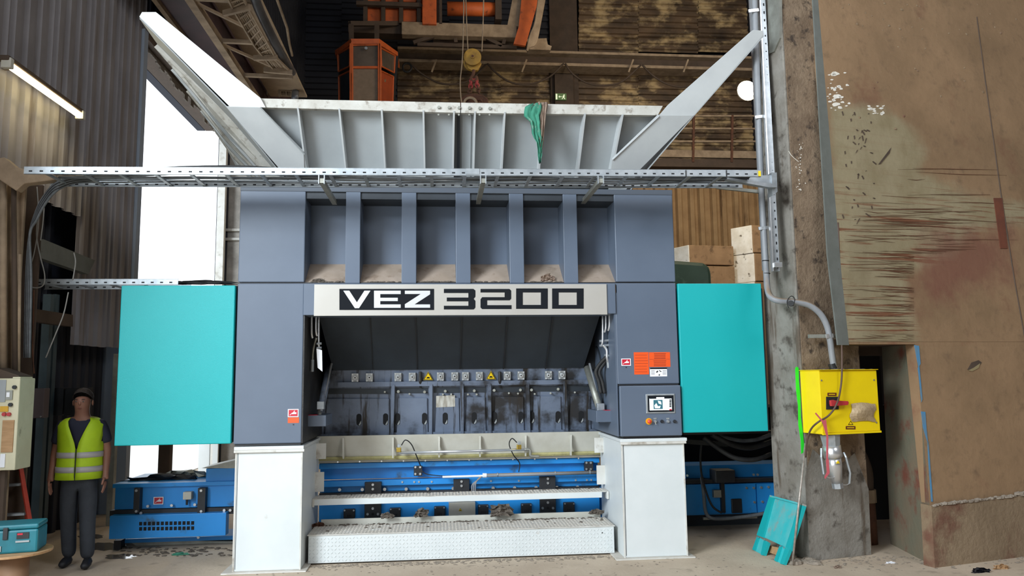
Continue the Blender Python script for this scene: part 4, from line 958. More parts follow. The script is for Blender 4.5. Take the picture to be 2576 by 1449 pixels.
# ------------------------------------------------------------------ cable trays
def tray(name, x0, x1, y0, y1, z, h, label, zs=0.0):
    t = thing(name, ((x0+x1)/2, (y0+y1)/2, z), label, 'cable tray'); L_ = x1-x0
    for yy in (y0, y1):
        r = MB().add([(x0,yy,z),(x1,yy,z+zs),(x1,yy,z+h+zs),(x0,yy,z+h),(x0,yy+.004,z),(x1,yy+.004,z+zs),(x1,yy+.004,z+h+zs),(x0,yy+.004,z+h)],
            [(0,1,2,3),(7,6,5,4),(0,4,5,1),(3,2,6,7),(0,3,7,4),(1,5,6,2)]).build('tray_rail', m_zinc, t)
        sg_ = -1 if yy == y0 else -1
        mb = MB(); n = int(L_/.088)
        for i in range(n):
            x = x0+.04+i*.088; zz = z+zs*(x-x0)/L_+h*.28; mb.box(x, x+.028, yy-.0012, yy-.0006, zz, zz+.012)
        mb.build('rail_slots', m_black, r, kind='stuff')
        MB().bar((x0,yy+(.01 if yy==y0 else -.01),z), (x1,yy+(.01 if yy==y0 else -.01),z+zs), .02, .003).bar((x0,yy+(.008 if yy==y0 else -.008),z+h), (x1,yy+(.008 if yy==y0 else -.008),z+h+zs), .016, .003).build('rail_lip', m_zinc, r)
    n = int(L_/.30)
    for i in range(n):
        x = x0+.15+i*.3; MB().box(x, x+.03, y0+.004, y1, z+zs*(x-x0)/L_+.006, z+zs*(x-x0)/L_+.02).build('rung', m_zinc, t)
    return t
a = P(60,430,Y=-.75); b_ = P(1915,437,Y=-.75); hz = .062
tz0 = P(75,437,Y=-.75).z; tz1 = P(1915,444,Y=-.75).z
tr = tray('cable_tray', P(60,430,Y=-.75).x, b_.x, -.75, -.30, tz0, hz, 'long galvanised cable tray spanning the picture before the hopper', tz1-tz0)
for x in (810, 1215, 1510):
    z = P(x, 442, Y=-.75).z; xx = P(x, 442, Y=-.75).x
    MB().box(xx-.022, xx+.022, -.77, .1, z-.07, z-.03).build('tray_support', m_zincd, tr)
    MB().box(xx-.028, xx-.02, -.78, -.74, z-.08, z+.0).box(xx+.02, xx+.028, -.78, -.74, z-.08, z+.0).build('tray_clamp', m_zinc, tr)
MB().wb(1172,424,1206,438, -.756, .004).build('rail_splice', m_zinc, tr)
MB().wb(1908,430,1914,443, -.758, .004).build('end_tape', m_yel, tr, label='yellow end tape')
for x in (1725, 1827): MB().wb(x,428,x+2,444, -.757, .01).build('cable_tie', m_rubber, tr)
# bracket arm on column
br = thing('bracket_arm', P(1945,465,Y=-.4), 'galvanised tapered bracket arm fixing the tray to the column', 'bracket')
MB().pp([(1830,441),(1948,441),(1953,470),(1930,470),(1828,452)], -.50, .02).build('bracket_web', m_zinc, br)
MB().pp([(1830,447),(1945,462),(1955,471),(1935,471),(1828,452)], -.56, .06).build('bracket_flange', m_zinc, br)
MB().pp([(1941,434),(1954,434),(1956,482),(1944,492)], -.52, .10).build('bracket_plate', m_zinc, br)
MB().pp([(1805,468),(1915,478),(1915,486),(1805,474)], -.2, .03).build('bracket_rear_arm', m_zincd, br)
# cables lying in the long tray
rnd = random.Random(6)
for i in range(9):
    z = tz0+.03+.006*(i%4); yy = -.70+.045*i; r = rnd.choice((.008,.010,.013))
    pts_ = [Vector((P(90,430,Y=-.75).x+.2*i*.1, yy, z))]
    for k in range(1, 12): pts_.append(Vector((-3.4+k*.58, yy+rnd.uniform(-.012,.012), z+(tz1-tz0)*k/12+rnd.uniform(0,.02)+(0.045 if 4 > k > 1 and i < 5 else 0))))
    cable('tray_cable', pts_, r, m_cable if i%3 else m_rubber, 'long grey or black cable lying in the main tray', group='cables in the main tray', n=3, seg=6)
for i in range(7):                                 # bundle curving down from the tray's left end
    o_ = i*3.2
    cable('drop_cable', [P(235,444+o_*.5,Y=-.5+.02*i), P(180,446+o_*.8,Y=-.45+.02*i), P(140,462+o_,Y=-.4), P(112,492+o_*1.2,Y=-.35), P(92,530+o_*1.2,Y=-.3), P(75,590,Y=-.25), P(66+i*2,700,Y=-.2), P(62+i*2,900,Y=-.2)], .012, m_rubber if i%2 else m_cable, 'dark cable curving down from the left end of the main tray', group='cables dropping at the left', n=5, seg=6)
a0 = P(60,724,Y=.3); b0 = P(450,715,Y=.3)
tr2_ = tray('cable_tray', P(60,716,Y=.3).x, P(448,712,Y=.3).x, .3, .7, P(250,716,Y=.3).z, .055, 'lower short cable tray ending above the left teal cover')
crumple('black_foam', 515, 716, .4, .6, .05, m_rubber, 41, 'strip of black foam lying on top of the left teal cover', 'foam')
for (pts_, lab) in (([(93,470),(97,560),(85,640),(68,690),(66,712),(85,724),(108,718),(112,690),(100,640),(92,590),(96,540)], 'pale cable loop hanging near the left end of the tray'),
             ([(112,505),(108,560),(102,605)], 'short pale cable hanging beside the looped one'),
             ([(186,636),(190,660),(183,705)], 'thin pale cable above the lower tray'),
             ([(172,735),(160,790),(140,840),(115,900)], 'thin pale cable slanting down from the lower tray'),
             ([(85,730),(84,800),(82,880),(86,940)], 'thin reddish cable hanging straight below the lower tray')):
    cable('hanging_cable', [P(x, y, Y=.1) for x, y in pts_], .006, M('pale_cable', '8d8c88', .6) if 'reddish' not in lab else m_rust, lab)

# ------------------------------------------------------------------ conduit, strut channel at the column
YK = -.42
cd1 = thing('conduit', P(1920,600,Y=YK), 'thick grey plastic conduit bending down the column to the yellow box', 'conduit')
pts_ = [P(1897,-40,Y=-.2), P(1905,200,Y=-.2), P(1914,440,Y=-.2), P(1925,640,Y=-.22), P(1928,690,Y=-.26), P(1931,728,Y=-.33), P(1940,748,Y=-.4), P(1962,757,Y=YK-.03), P(2000,760,Y=YK-.03), P(2036,768,Y=YK-.03), P(2064,790,Y=YK-.03), P(2081,822,Y=YK-.02), P(2088,855,Y=YK-.01), P(2092,885,Y=YK), P(2098,928,Y=YK)]
MB().tube(smoothpts(pts_, 6), .030, 14).build('conduit_tube', m_pvc, cd1, smooth=True)
for x, y in ((1892+3,28),(1911,295),(1920,575)): MB().bar(P(x-12,y,Y=-.235), P(x+13,y-3,Y=-.235), .012, .03).build('pipe_clip', m_chrome, cd1)
MB().tube([P(1926,655,Y=-.23), P(1926,657,Y=-.23)], .033, 14).build('tape_band', m_rubber, cd1); MB().tube([P(1929,687,Y=-.26), P(1929,689,Y=-.26)], .033, 14).build('tape_band', m_rubber, cd1)
MB().tube([P(2092,915,Y=YK), P(2098,932,Y=YK)], .036, 14).build('conduit_gland', m_blk, cd1)
MB().wb(2036,841,2114,850, YK+.0, .03).build('mounting_rail', m_zincd, cd1)
MB().bar(P(2078,846,Y=YK-.035), P(2096,844,Y=YK-.035), .012, .04).build('pipe_clip', m_chrome, cd1)
c = P(1990, 764, Y=YK-.07); MB().disc(c, (-.5,-1,0), .028, .06, 12).build('end_plug', m_rubber, cd1); MB().disc(c+Vector((-.012,-.024,0)).normalized()*.004, (-.5,-1,0), .014, .004, 4).build('plug_socket', m_zincd, cd1)
MB().tube(smoothpts([P(1984,775,Y=YK-.06), P(1980,758,Y=YK-.07), P(1990,745,Y=YK-.06), P(1999,752,Y=YK-.06), P(1995,770,Y=YK-.06)]), .004, 6).build('cable_tie', m_rubber, cd1)
sc = thing('strut_channel', P(1945,400,Y=-.4), 'slotted galvanised strut channel running up the column beside the conduit', 'channel')
MB().prism([P(1908,-60,Y=-.16), P(1922,-60,Y=-.16), P(1962,682,Y=-.36), P(1945,682,Y=-.36)], (0,.04,0)).build('channel_body', m_zinc, sc)
MB().prism([P(1908,-60,Y=-.19), P(1910,-60,Y=-.19), P(1947,682,Y=-.40), P(1944,682,Y=-.40)], (0,.04,0)).build('channel_lip', m_chrome, sc)
mb = MB()
for i in range(34):
    y = 8+i*20; x = 1917+(y+60)*40/742; mb.wb(x-1, y, x+2, y+7, -.1615-.2*(y+60)/742-.002, .001)
mb.build('channel_slot', m_black, sc, kind='stuff')
MB().wb(1948,660,1968,672, -.42, .03).build('channel_clip', m_chrome, sc, bev=.003)
MB().prism([P(1883,-60,Y=-.15), P(1887,-60,Y=-.15), P(1924,680,Y=-.20), P(1920,680,Y=-.20)], (0,.03,0)).build('channel_lip', m_chrome, sc)

# ------------------------------------------------------------------ yellow switch box
OB = .26
yb = thing('switch_box', PC(2115,1090,OB), 'yellow steel switch box with red rotary handle on the column', 'switch box')
q = [PC(2061,932,OB), PC(2202,930,OB), PC(2210,1089,OB), PC(2066,1091,OB)]
zt_, zb_ = (q[0].z+q[1].z)/2, (q[2].z+q[3].z)/2; pl = (q[0]+q[3])/2; pr_ = (q[1]+q[2])/2
c4 = [Vector((pl.x,pl.y,0)), Vector((pr_.x,pr_.y,0))]
base = [c4[0], c4[1], c4[1]+cdy*OB, c4[0]+cdy*OB]
MB().prism([v+Vector((0,0,zb_)) for v in base], (0,0,zt_-zb_)).build('box_body', m_ybox, yb, bev=.006)
lid = [c4[0]+cdx*-.004-cdy*.012, c4[1]+cdx*.006-cdy*.012, c4[1]+cdx*.006, c4[0]-cdx*.004]
MB().prism([v+Vector((0,0,zb_+.015)) for v in lid], (0,0,zt_-zb_-.02)).build('box_door', m_ybox, yb, bev=.003)
MB().prism([v+Vector((0,0,zt_)) for v in [c4[0]-cdx*.01-cdy*.03, c4[1]+cdx*.012-cdy*.03, c4[1]+cdx*.012+cdy*OB, c4[0]-cdx*.01+cdy*OB]], (0,0,.006)).build('box_roof', m_ybox, yb)
MB().prism([v+Vector((0,0,zb_-.004)) for v in [c4[0]-cdx*.0-cdy*.02, c4[1]+cdx*.012-cdy*.02, c4[1]+cdx*.012+cdy*.0, c4[0]]], (0,0,.018)).build('box_sill', m_ybox, yb)
OF = OB+.013
def yq(name, x0,y0,x1,y1, mat, off=OF, dep=.003, **k): return MB().prism([PC(x0,y0,off), PC(x1,y0,off), PC(x1,y1,off), PC(x0,y1,off)], cdy*dep).build(name, mat, yb, **k)
yq('handle_plate', 2079,998,2110,1030, m_blk, OF+.006, .006)
yq('red_label', 2082,988,2104,996, M('label_brown_red', '5c1f1a', .5), OF+.002)
yq('red_label', 2128,1072,2152,1080, MATS['label_brown_red'], OF+.002)
yq('label_print', 2085,991,2101,993, m_ybox, OF+.003, .001); yq('label_print', 2131,1075,2149,1077, m_ybox, OF+.003, .001)
c = PC(2092,1014,OF+.006); MB().disc(c, -cdy, .030, .03, 16).build('handle_hub', m_redh, yb, bev=.004)
MB().prism([PC(2090,1007,OF+.05), PC(2134,1009,OF+.05), PC(2136,1013,OF+.05), PC(2134,1019,OF+.05), PC(2092,1022,OF+.05)], cdy*.025).build('rotary_handle', m_redh, yb, bev=.004)
tp = lambda x, y, o_: PC(x, y, OF+.002+o_)
MB().prism([tp(2134,1068,0), tp(2140,1059,0), tp(2146,1068,0)], cdy*.002).build('warning_triangle', m_yel, yb); 
mb = MB(); o3 = [(2133.5,1068.5),(2140,1058.5),(2146.5,1068.5)]; i3 = [(2135.5,1067.2),(2140,1060.5),(2144.5,1067.2)]
for k in range(3): mb.prism([tp(*o3[k],.001), tp(*o3[(k+1)%3],.001), tp(*i3[(k+1)%3],.001), tp(*i3[k],.001)], cdy*.001)
mb.build('warning_print', m_ink, yb)
for x, y in ((2066,957),(2198,956),(2204,1063),(2069,1063)): MB().disc(PC(x,y,OF), -cdy, .008, .006, 8).build('screw', m_zincd, yb)
mb = MB()
for i in range(30): mb.blob(PC(rnd.uniform(2035,2195), 929, rnd.uniform(.05,.22)), rnd.uniform(.006,.016), i, (1.6,1,.5), 6)
mb.build('dirt_on_roof', m_junk, yb, kind='stuff')
# taped bag
vs = []; rnd = random.Random(9); n = 8; mb = MB()
for j in range(n):
    for i in range(n):
        u, v_ = i/(n-1), j/(n-1); e = math.sin(math.pi*u)*math.sin(math.pi*v_)
        vs.append(PC(2141+60*u+3*math.sin(j)+rnd.uniform(-1,1), 1013+45*v_+6*abs(u-.5)+rnd.uniform(-1,1), OF+.004+.04*e+rnd.uniform(0,.006)))
mb.add(vs, [(j*n+i, j*n+i+1, (j+1)*n+i+1, (j+1)*n+i) for j in range(n-1) for i in range(n-1)])
o = mb.build('taped_bag', m_tan, thick=.003); tag(o, 'crumpled tan plastic bag taped to the yellow box door', 'bag')
o = cable('power_cable', [P(2108,560,Y=-.75), P(2113,700,Y=-.78)]+[PC(2117,830,OF+.05), PC(2118,930,OF+.05), PC(2114,980,OF+.04), PC(2104,1018,OF+.09), PC(2085,1045,OF+.04), PC(2058,1062,OF+.03), PC(2040,1080,.2), PC(2030,1110,.12), PC(2026,1150,.06)], .009, M('brown_cable', '5a463b', .7), 'brown cable hanging down before the yellow box and looping left')
# red-white tape
o = MB().prism([PC(2050,1040,OF+.06), PC(2053,1038,OF+.06), PC(2072,1060,OF+.06), PC(2070,1064,OF+.06)], cdy*.002).prism([PC(2068,1058,OF+.06), PC(2078,1056,OF+.06), PC(2084,1100,OF+.05), PC(2080,1102,OF+.05)], cdy*.002).prism([PC(2079,1100,OF+.05), PC(2084,1100,OF+.05), PC(2083,1160,OF+.06), PC(2079,1160,OF+.06)], cdy*.002).prism([PC(2078,1158,OF+.06), PC(2085,1155,OF+.06), PC(2087,1190,OF+.06), PC(2076,1205,OF+.06), PC(2074,1200,OF+.06), PC(2080,1188,OF+.06)], cdy*.002).build('barrier_tape', M('tape_red', 'd0606a', .5))
tag(o, 'strip of red barrier tape dangling from the yellow box', 'tape')
# industrial plug under the box
ip = thing('power_connector', PC(2105,1160,.15), 'silver industrial power connector with clamp levers below the yellow box', 'connector')
def cyl(name, pts__, rs, mat, seg=18, smooth=True): return MB().tube(pts__, rs, seg).build(name, mat, ip, smooth=smooth)
OO = .17
a_, b2, c2, d2, e2, f2 = PC(2087,1092,OO), PC(2094,1140,OO), PC(2096,1150,OO), PC(2098,1170,OO), PC(2106,1215,OO), PC(2108,1228,OO)
cyl('socket_neck', [a_, a_.lerp(b2,.6)], [.095,.080], m_zinc, 8, False)
cyl('coupling_ring', [a_.lerp(b2,.6), b2, c2], [.085,.085,.085], m_chrome)
cyl('plug_body', [c2, d2, e2], [.070,.072,.046], m_chrome)
cyl('gland_nut', [e2, f2], [.050,.050], m_zinc, 6, False)
for s, (p1, p2, p3, p4) in ((-1, ((2066,1128),(2066,1150),(2072,1192),(2078,1198))), (1, ((2122,1138),(2128,1150),(2139,1190),(2137,1216)))):
    MB().tube([PC(*p1,OO+.03), PC(*p2,OO+.05), PC(*p3,OO+.05), PC(*p4,OO+.03)], .011, 6).build('clamp_lever', m_zinc, ip)
    MB().tube(smoothpts([PC(*p4,OO+.03), PC(p4[0]-s*10,p4[1]+4,OO+.03), PC(p4[0]-s*26,p4[1]-2,OO+.03), PC(p4[0]-s*22,p4[1]-30,OO+.03)],4), .004, 6).build('clamp_wire', m_chrome, ip)
MB().prism([PC(2105,1166,OO+.082), PC(2109,1159,OO+.082), PC(2113,1166,OO+.082)], cdy*.01).build('warning_triangle', m_yel, ip)
# long thin rod leaning on the column
ra, rb = P(1993,1421,Z=0.01), PC(2026,1115,.05)
o = MB().tube([ra, ra.lerp(rb,.48), rb], [.010,.011,.010], 8).build('metal_rod', M('worn_rod', 'b9b0a6', .45, .4, col2='8d8379', scale=30, amt=1), smooth=True); tag(o, 'thin metal rod leaning on the column before the teal panel', 'rod')
# teal panel leaning on the column
tb = thing('teal_panel', P(1950,1400,Z=0), 'dusty folded teal sheet panel with two feet leaning on the column', 'panel')
pa, pb_, pc_ = P(1893,1382,Z=.0), P(1967,1417,Z=.0), P(1960,1250,Y=.05)
tn = (pb_-pa).cross(pc_-pa).normalized()
if tn.y > 0: tn = -tn
def PT(px, py, off=0.0): return PL(px, py, pa+tn*off, tn)
def tq(name, pts, off, mat, dep=.012, **k): return MB().prism([PT(x,y,off) for x,y in pts], -tn*dep).build(name, mat, tb, **k)
tq('panel_sheet', [(1946,1250),(2008,1268),(1978,1378),(1919,1350)], 0, m_teald)
tq('panel_flange', [(1936,1246),(1946,1250),(1919,1352),(1903,1346)], .02, M('teal_clean', '17a6a9', .45), .03)
tq('panel_flange', [(2010,1270),(2022,1270),(1987,1384),(1976,1376)], .02, MATS['teal_clean'], .03)
tq('panel_top_lip', [(1936,1245),(2022,1268),(2021,1272),(1937,1250)], .022, m_teald, .03)
tq('panel_foot', [(1904,1349),(1930,1362),(1920,1397),(1892,1382)], .01, m_teald, .02)
tq('foot_flange', [(1904,1349),(1909,1351),(1899,1384),(1892,1382)], .025, MATS['teal_clean'], .03); tq('foot_flange', [(1921,1360),(1932,1364),(1921,1397),(1913,1396)], .025, MATS['teal_clean'], .03)
tq('panel_foot', [(1962,1372),(1984,1380),(1966,1419),(1948,1410)], .01, m_teald, .02)
tq('foot_flange', [(1961,1372),(1966,1374),(1953,1413),(1947,1409)], .025, MATS['teal_clean'], .03); tq('foot_flange', [(1975,1378),(1986,1382),(1971,1420),(1962,1418)], .025, MATS['teal_clean'], .03)
for x, y in ((1908,1352),(1922,1358),(1964,1374),(1973,1378)): MB().disc(PT(x,y,.03), tn, .008, .006, 8).build('screw', m_boltm, tb)
o = MB().prism([PT(1932,1372,-.04), PT(1962,1378,-.04), PT(1958,1398,-.04), PT(1930,1388,-.04)], -tn*.05).build('wood_block', m_ply); tag(o, 'light brown wood offcut under the teal panel', 'wood block')
MB()

# ------------------------------------------------------------------ far hall: crane, cab, hook, lamps
cab = thing('crane_cab', P(925,255,Y=12.4), 'orange crane driver cab with grey windows above the hopper', 'crane cab')
YCb = 12.0; YSb = 13.0
def cq(name, pts, mat, th=.03, **k): return MB().prism([P(x,y,Y=Y) for x,y,Y in pts], (0,th,0)).build(name, mat, cab, **k)
def frame(pts, w=.04, mat=m_org, name='cab_frame', Yo=-.03):
    mb = MB(); n = len(pts)
    q_ = [P(x,y,Y=Y+Yo) for x,y,Y in pts]
    for i in range(n): mb.bar(q_[i], q_[(i+1)%n], w, w, up=(0,-1,0))
    return mb.build(name, mat, cab, bev=.008)
cq('cab_roof', [(842,126,YSb),(884,98,YCb),(953,98,YCb),(1001,130,YSb),(1001,140,YSb),(953,110,YCb),(884,110,YCb),(843,138,YSb)], m_org, .9, bev=.02)
for nm, pts, mt in (('front_window',[(886,114,YCb),(953,113,YCb),(953,168,YCb),(886,168,YCb)],m_glass),('front_screen',[(886,171,YCb),(953,171,YCb),(953,262,YCb),(886,262,YCb)],M('cab_mesh','8a7866',.7,col2='7a6958',scale=6,amt=.8)),
    ('left_window',[(850,136,YSb-.1),(880,119,YCb),(880,166,YCb),(851,180,YSb-.1)],m_glassd),('left_lower_window',[(852,192,YSb-.1),(880,178,YCb),(882,262,YCb),(853,262,YSb-.1)],m_glassd),
    ('right_window',[(958,121,YCb),(994,140,YSb-.1),(992,183,YSb-.1),(960,167,YCb)],m_glass),('right_panel',[(958,178,YCb),(990,193,YSb-.1),(988,262,YSb-.1),(958,262,YCb)],m_orgr)):
    cq(nm, pts, mt, .02); frame([(x,y,Y) for x,y,Y in pts], .035)
cq('cab_rear', [(848,125,YSb+.02),(1002,130,YSb+.02),(990,262,YSb+.02),(852,262,YSb+.02)], m_blk, .3)
frame([(883,110,YCb),(885,110,YCb),(885,262,YCb),(883,262,YCb)], .07); frame([(954,110,YCb),(956,110,YCb),(956,262,YCb),(954,262,YCb)], .07)
for hx_ in (884, 948): MB().bar(P(hx_,62,Y=12.6), P(hx_,104,Y=12.6), .12, .12).build('cab_hanger', m_brn, cab)
MB().bar(P(880,60,Y=12.6), P(1000,60,Y=13.6), .12, .12).build('cab_hanger', m_brn, cab)
cq('door_label', [(967,199,YCb-.02),(971,199,YCb-.02),(971,206,YCb-.02),(967,206,YCb-.02)], m_blkt, .01)
MB().disc(P(921,122,Y=YCb-.06), (0,-1,0), .04, .03, 10).build('cab_lamp', m_zinc, cab)

YG = 13.4
cr = thing('overhead_crane', P(1150,0,Y=YG), 'overhead bridge crane with orange motor housings under the roof', 'crane')
def gq(name, x0,y0,x1,y1, mat, dep=.5, Y=YG, **k): return MB().wb(x0,y0,x1,y1,Y,dep).build(name, mat, cr, **k)
gq('lower_chord', 1010,58,1300,90, m_brnl, .3, bev=.02); gq('lower_chord', 876,56,1062,84, m_brn, .4, YG+.2)
for i in range(4): gq('motor_panel', 918+i*45,16,958+i*45,54, m_org, .2, YG+.3, bev=.03); 
for i in range(4): gq('motor_panel', 918+i*45,-40,958+i*45,4, m_org, .2, YG+.3, bev=.03)
for i in range(5): gq('grille_bar', 914+i*45,-60,924+i*45,58, m_brn, .15, YG+.1)
gq('grille_bar', 896,4,1060,14, m_brn, .15, YG+.0)
gq('end_girder', 1062,-60,1098,60, m_org, .5, YG-.1, bev=.02)
MB().tube([P(1125,22,Y=YG+.3), P(1250,24,Y=YG+.3)], .2, 16).build('hoist_drum', m_org, cr, smooth=True)
gq('drum_bracket', 1246,-20,1262,48, m_brn, .5); gq('drum_bracket', 1105,-20,1112,60, m_brn, .5)
MB().pp([(1300,-60),(1345,-60),(1308,66),(1276,66)], YG, .1).build('girder_side', m_brnl, cr)
MB().pp([(1318,-60),(1372,-60),(1322,115),(1292,110),(1305,66)], YG-.2, .1).build('girder_side', m_org, cr)
mb = MB()
for k in range(7): mb.tube(smoothpts([P(1362+k*3,-60,Y=YG-.8), P(1348+k*2,50,Y=YG-.8), P(1334+k*2.2,90+k*3,Y=YG-.8), P(1326+k,128-k*2,Y=YG-.8)],4), .035, 6)
mb.build('cable_bundle', m_brnl, cr, smooth=True)
MB().pp([(1325,98),(1375,96),(1378,112),(1388,116),(1385,126),(1330,124)], YG, .3).build('end_plate', m_brnl, cr)
for a_, b2 in (((1040,108),(1110,86)),((1110,86),(1190,88)),((1205,86),(1262,116)),((1145,86),(1147,108)),((1272,88),(1266,112)),((1050,112),(1300,120))): MB().bar(P(*a_,Y=YG+.2), P(*b2,Y=YG+.2), .1, .1).build('truss_member', m_brn, cr)
gq('crane_beam', 1090,98,1330,112, m_brn, .2, YG+.5)
# rail beam along the back wall
rb_ = thing('crane_rail_beam', P(1440,150,Y=YB-.8), 'long dusty crane rail beam along the back wall', 'beam')
for nm, y0, y1, yy, d in (('beam_flange',130,136,YB-1.1,.6),('beam_web',136,160,YB-.8,.1),('beam_flange',160,167,YB-1.1,.6)):
    MB().wb(1000 if nm != 'x' else 0, y0, 1960, y1, yy, d).build(nm, m_brn if nm == 'beam_web' else m_brnl, rb_)
for x in (1090, 1317, 1585, 1723): MB().bar(P(x+8,150,Y=YB-1.3), P(x-4,182,Y=YB-1.3), .05, .05).build('cable_hanger', m_brnl, rb_)
for pts_, lab in (([(1036,163),(1060,185),(1100,207),(1140,212),(1185,200),(1222,162)],'first festoon cable loop right of the crane cab'),([(1226,160),(1250,185),(1285,207),(1330,212),(1380,195),(1418,160)],'second festoon cable loop left of the exit sign'),([(1422,160),(1440,185),(1475,208),(1520,215),(1565,205),(1612,164)],'third festoon cable loop right of the exit sign'),([(1616,163),(1640,188),(1680,212),(1730,218),(1790,200),(1830,180)],'fourth festoon cable loop left of the floodlight')):
    cable('festoon_cable', [P(x,y,Y=YB-1.13) for x,y in pts_], .03, m_brn, lab, seg=6)
o = MB().tube([P(1024+11*math.cos(q),170+11*math.sin(q),Y=YB-1.13) for q in [k*math.pi/8 for k in range(17)]], .035, 6).build('cable_coil', m_rubber); tag(o, 'coiled dark cable right of the crane cab', 'cable')
# light slot
MB().wb(1003,163,1090,166, YB-.05, .02).build('roof_light_gap', M('slot_light','e8d9a0',.5,emit='e8d9a0',estr=1.0), wb_)
# railing gallery at right
rl = thing('gallery_railing', P(1770,400,Y=YB-1.6), 'dusty brown railing of the gallery before the back wall', 'railing')
for y in (292, 324, 356): MB().bar(P(1600,y,Y=YB-1.6), P(1960,y,Y=YB-1.6), .05, .05).build('rail', m_brnl, rl)
for x in (1745, 1842): MB().bar(P(x,290,Y=YB-1.6), P(x-2,408,Y=YB-1.6), .07, .07).build('post', m_rust, rl)
MB().wb(1560,378,1960,396, YB-1.6, .1).build('toe_board', m_brnl, rl); MB().wb(1560,400,1960,420, YB-1.6, .5).build('gallery_edge', m_brn, rl)
# exit sign
es = MB().wb(1397,235,1425,251, YB-.52, .05).build('exit_sign', M('exit_green','4f6b3f',.5,emit='4f6b3f',estr=.25)); tag(es, 'small green emergency exit sign with running figure and arrow', 'sign')
mb = MB(); f = lambda x, y: (x, y)
m_ex = M('exit_print','dfe8c8',.5,emit='dfe8c8',estr=.5); Ye = YB-.535
mb.wb(1398,236,1402,250, Ye, .01); mb.pp([(1405,243),(1408,240),(1408,242.3),(1413,242.3),(1413,243.7),(1408,243.7),(1408,246)], Ye, .01)
mb.pp([(1417,239),(1419,237),(1421,239),(1419,241)], Ye, .01); mb.pp([(1415,242),(1418,240),(1421,242),(1419,244),(1422,249),(1420,249),(1417,245),(1415,249),(1413,249),(1416,244)], Ye, .01)
mb.build('exit_pictogram', m_ex, es)
# hook block
hk = thing('hook_block', P(1192,150,Y=8), 'yellow round crane hook block hanging on wire ropes', 'hook block')
c = P(1192,145,Y=8)
MB().disc(c+Vector((-.03,.0,0)), (0,-1,0), .185, .05, 24).disc(c+Vector((-.03,.25,-.02)), (0,-1,0), .185, .05, 24).build('sheave_cheek', m_hook, hk, bev=.008)
MB().disc(c+Vector((-.03,.22,-.02)), (0,-1,0), .15, .22, 20).build('sheave', m_rust, hk)
MB().disc(c+Vector((-.03,-.05,0)), (0,-1,0), .05, .03, 14).build('axle_cap', m_hook, hk); MB().disc(c+Vector((-.03,-.081,0)), (0,-1,0), .025, .01, 12).build('axle', m_rust, hk)
MB().pp([(1172,158),(1212,158),(1202,176),(1190,178),(1178,172)], 8.05, .1).build('block_yoke', m_hook, hk, bev=.01)
MB().tube(smoothpts([P(1192,176,Y=8), P(1190,188,Y=8), P(1185,198,Y=8), P(1191,206,Y=8), P(1199,200,Y=8), P(1197,192,Y=8)],5), .035, 8).build('hook', m_rust, hk, smooth=True)
ch = thing('lifting_chain', P(1192,200,Y=8), 'red and rusty lifting chains below the hook block', 'chain')
def link(c_, a, w, l, mat, rot): 
    c_, a = Vector(c_), Vector(a).normalized(); side_ = a.cross(Vector((0,1,0))).normalized() if not rot else Vector((0,1,0))
    MB().tube([c_+a*l*math.cos(q)+side_*w*math.sin(q) for q in [k*math.pi/6 for k in range(13)]], .018, 6).build('chain_link', mat, ch, smooth=True)
for (a_, b2) in (((1187,200),(1180,240)),((1197,200),(1205,235))):
    p, q_ = P(*a_,Y=8), P(*b2,Y=8)
    for k in range(6): link(p.lerp(q_,(k+.5)/6), q_-p, .035, .05 if k < 3 else .035, M('chain_red','a03a38',.6) if k < 3 else m_rust, k%2)
mg = thing('lifting_tool', P(1192,255,Y=8), 'rusty curved lifting tool hanging behind the hopper edge', 'lifting tool')
MB().pp([(1158,258),(1160,245),(1172,237),(1192,234),(1215,238),(1228,248),(1230,270),(1158,270)], 7.95, .35).build('tool_shell', m_rust, mg, bev=.02)
MB().tube([P(1183+16*math.cos(q),262-16*math.sin(q),Y=7.9) for q in [k*math.pi/10 for k in range(11)]], .03, 6).build('tool_lug', m_brnl, mg, smooth=True)
MB().tube([P(1205+8*math.cos(q),258-8*math.sin(q),Y=7.9) for q in [k*math.pi/5 for k in range(11)]], .02, 6).build('tool_ring', m_rust, mg, smooth=True)
for pts_, lab in (([(1167,-60),(1166,60),(1163,150),(1158,200),(1159,240),(1162,258)],'long slack rope hanging left of the hook block'),([(1170,-60),(1174,60),(1178,140)],'wire rope running to the left of the hook block'),([(1218,-60),(1215,60),(1212,130)],'wire rope running to the right of the hook block')):
    cable('wire_rope', [P(x,y,Y=7.8 if 'slack' in lab else 8.1) for x,y in pts_], .014, m_brnl, lab, 'rope', seg=6)
# floodlight at right
flt = thing('floodlight', P(1882,228,Y=9), 'glaring round floodlight beside the column top', 'lamp')
c = P(1880,228,Y=9)
MB().disc(c+Vector((0,.12,0)), (0,-1,0), .2, .12, 20, .24).build('lamp_housing', m_zincd, flt); MB().disc(c, (0,-1,-.1), .22, .01, 24).build('lamp_lens', m_flood, flt)
pxl = P(2010,228,Y=9.2).x
MB().bar(c+Vector((0,.1,0)), (pxl,9.2,c.z+.05), .05, .05).build('lamp_arm', m_brn, flt); MB().box(pxl-.06,pxl+.06,9.14,9.26,0,c.z+.2).build('lamp_pole', m_brn, flt)
l = bpy.data.lights.new('floodlight_beam', 'POINT'); l.energy = 220; l.color = (1,.86,.62); l.shadow_soft_size = .25
lo = bpy.data.objects.new('floodlight_beam', l); COL.objects.link(lo); lo.location = c+Vector((-.3,-.5,-.1))
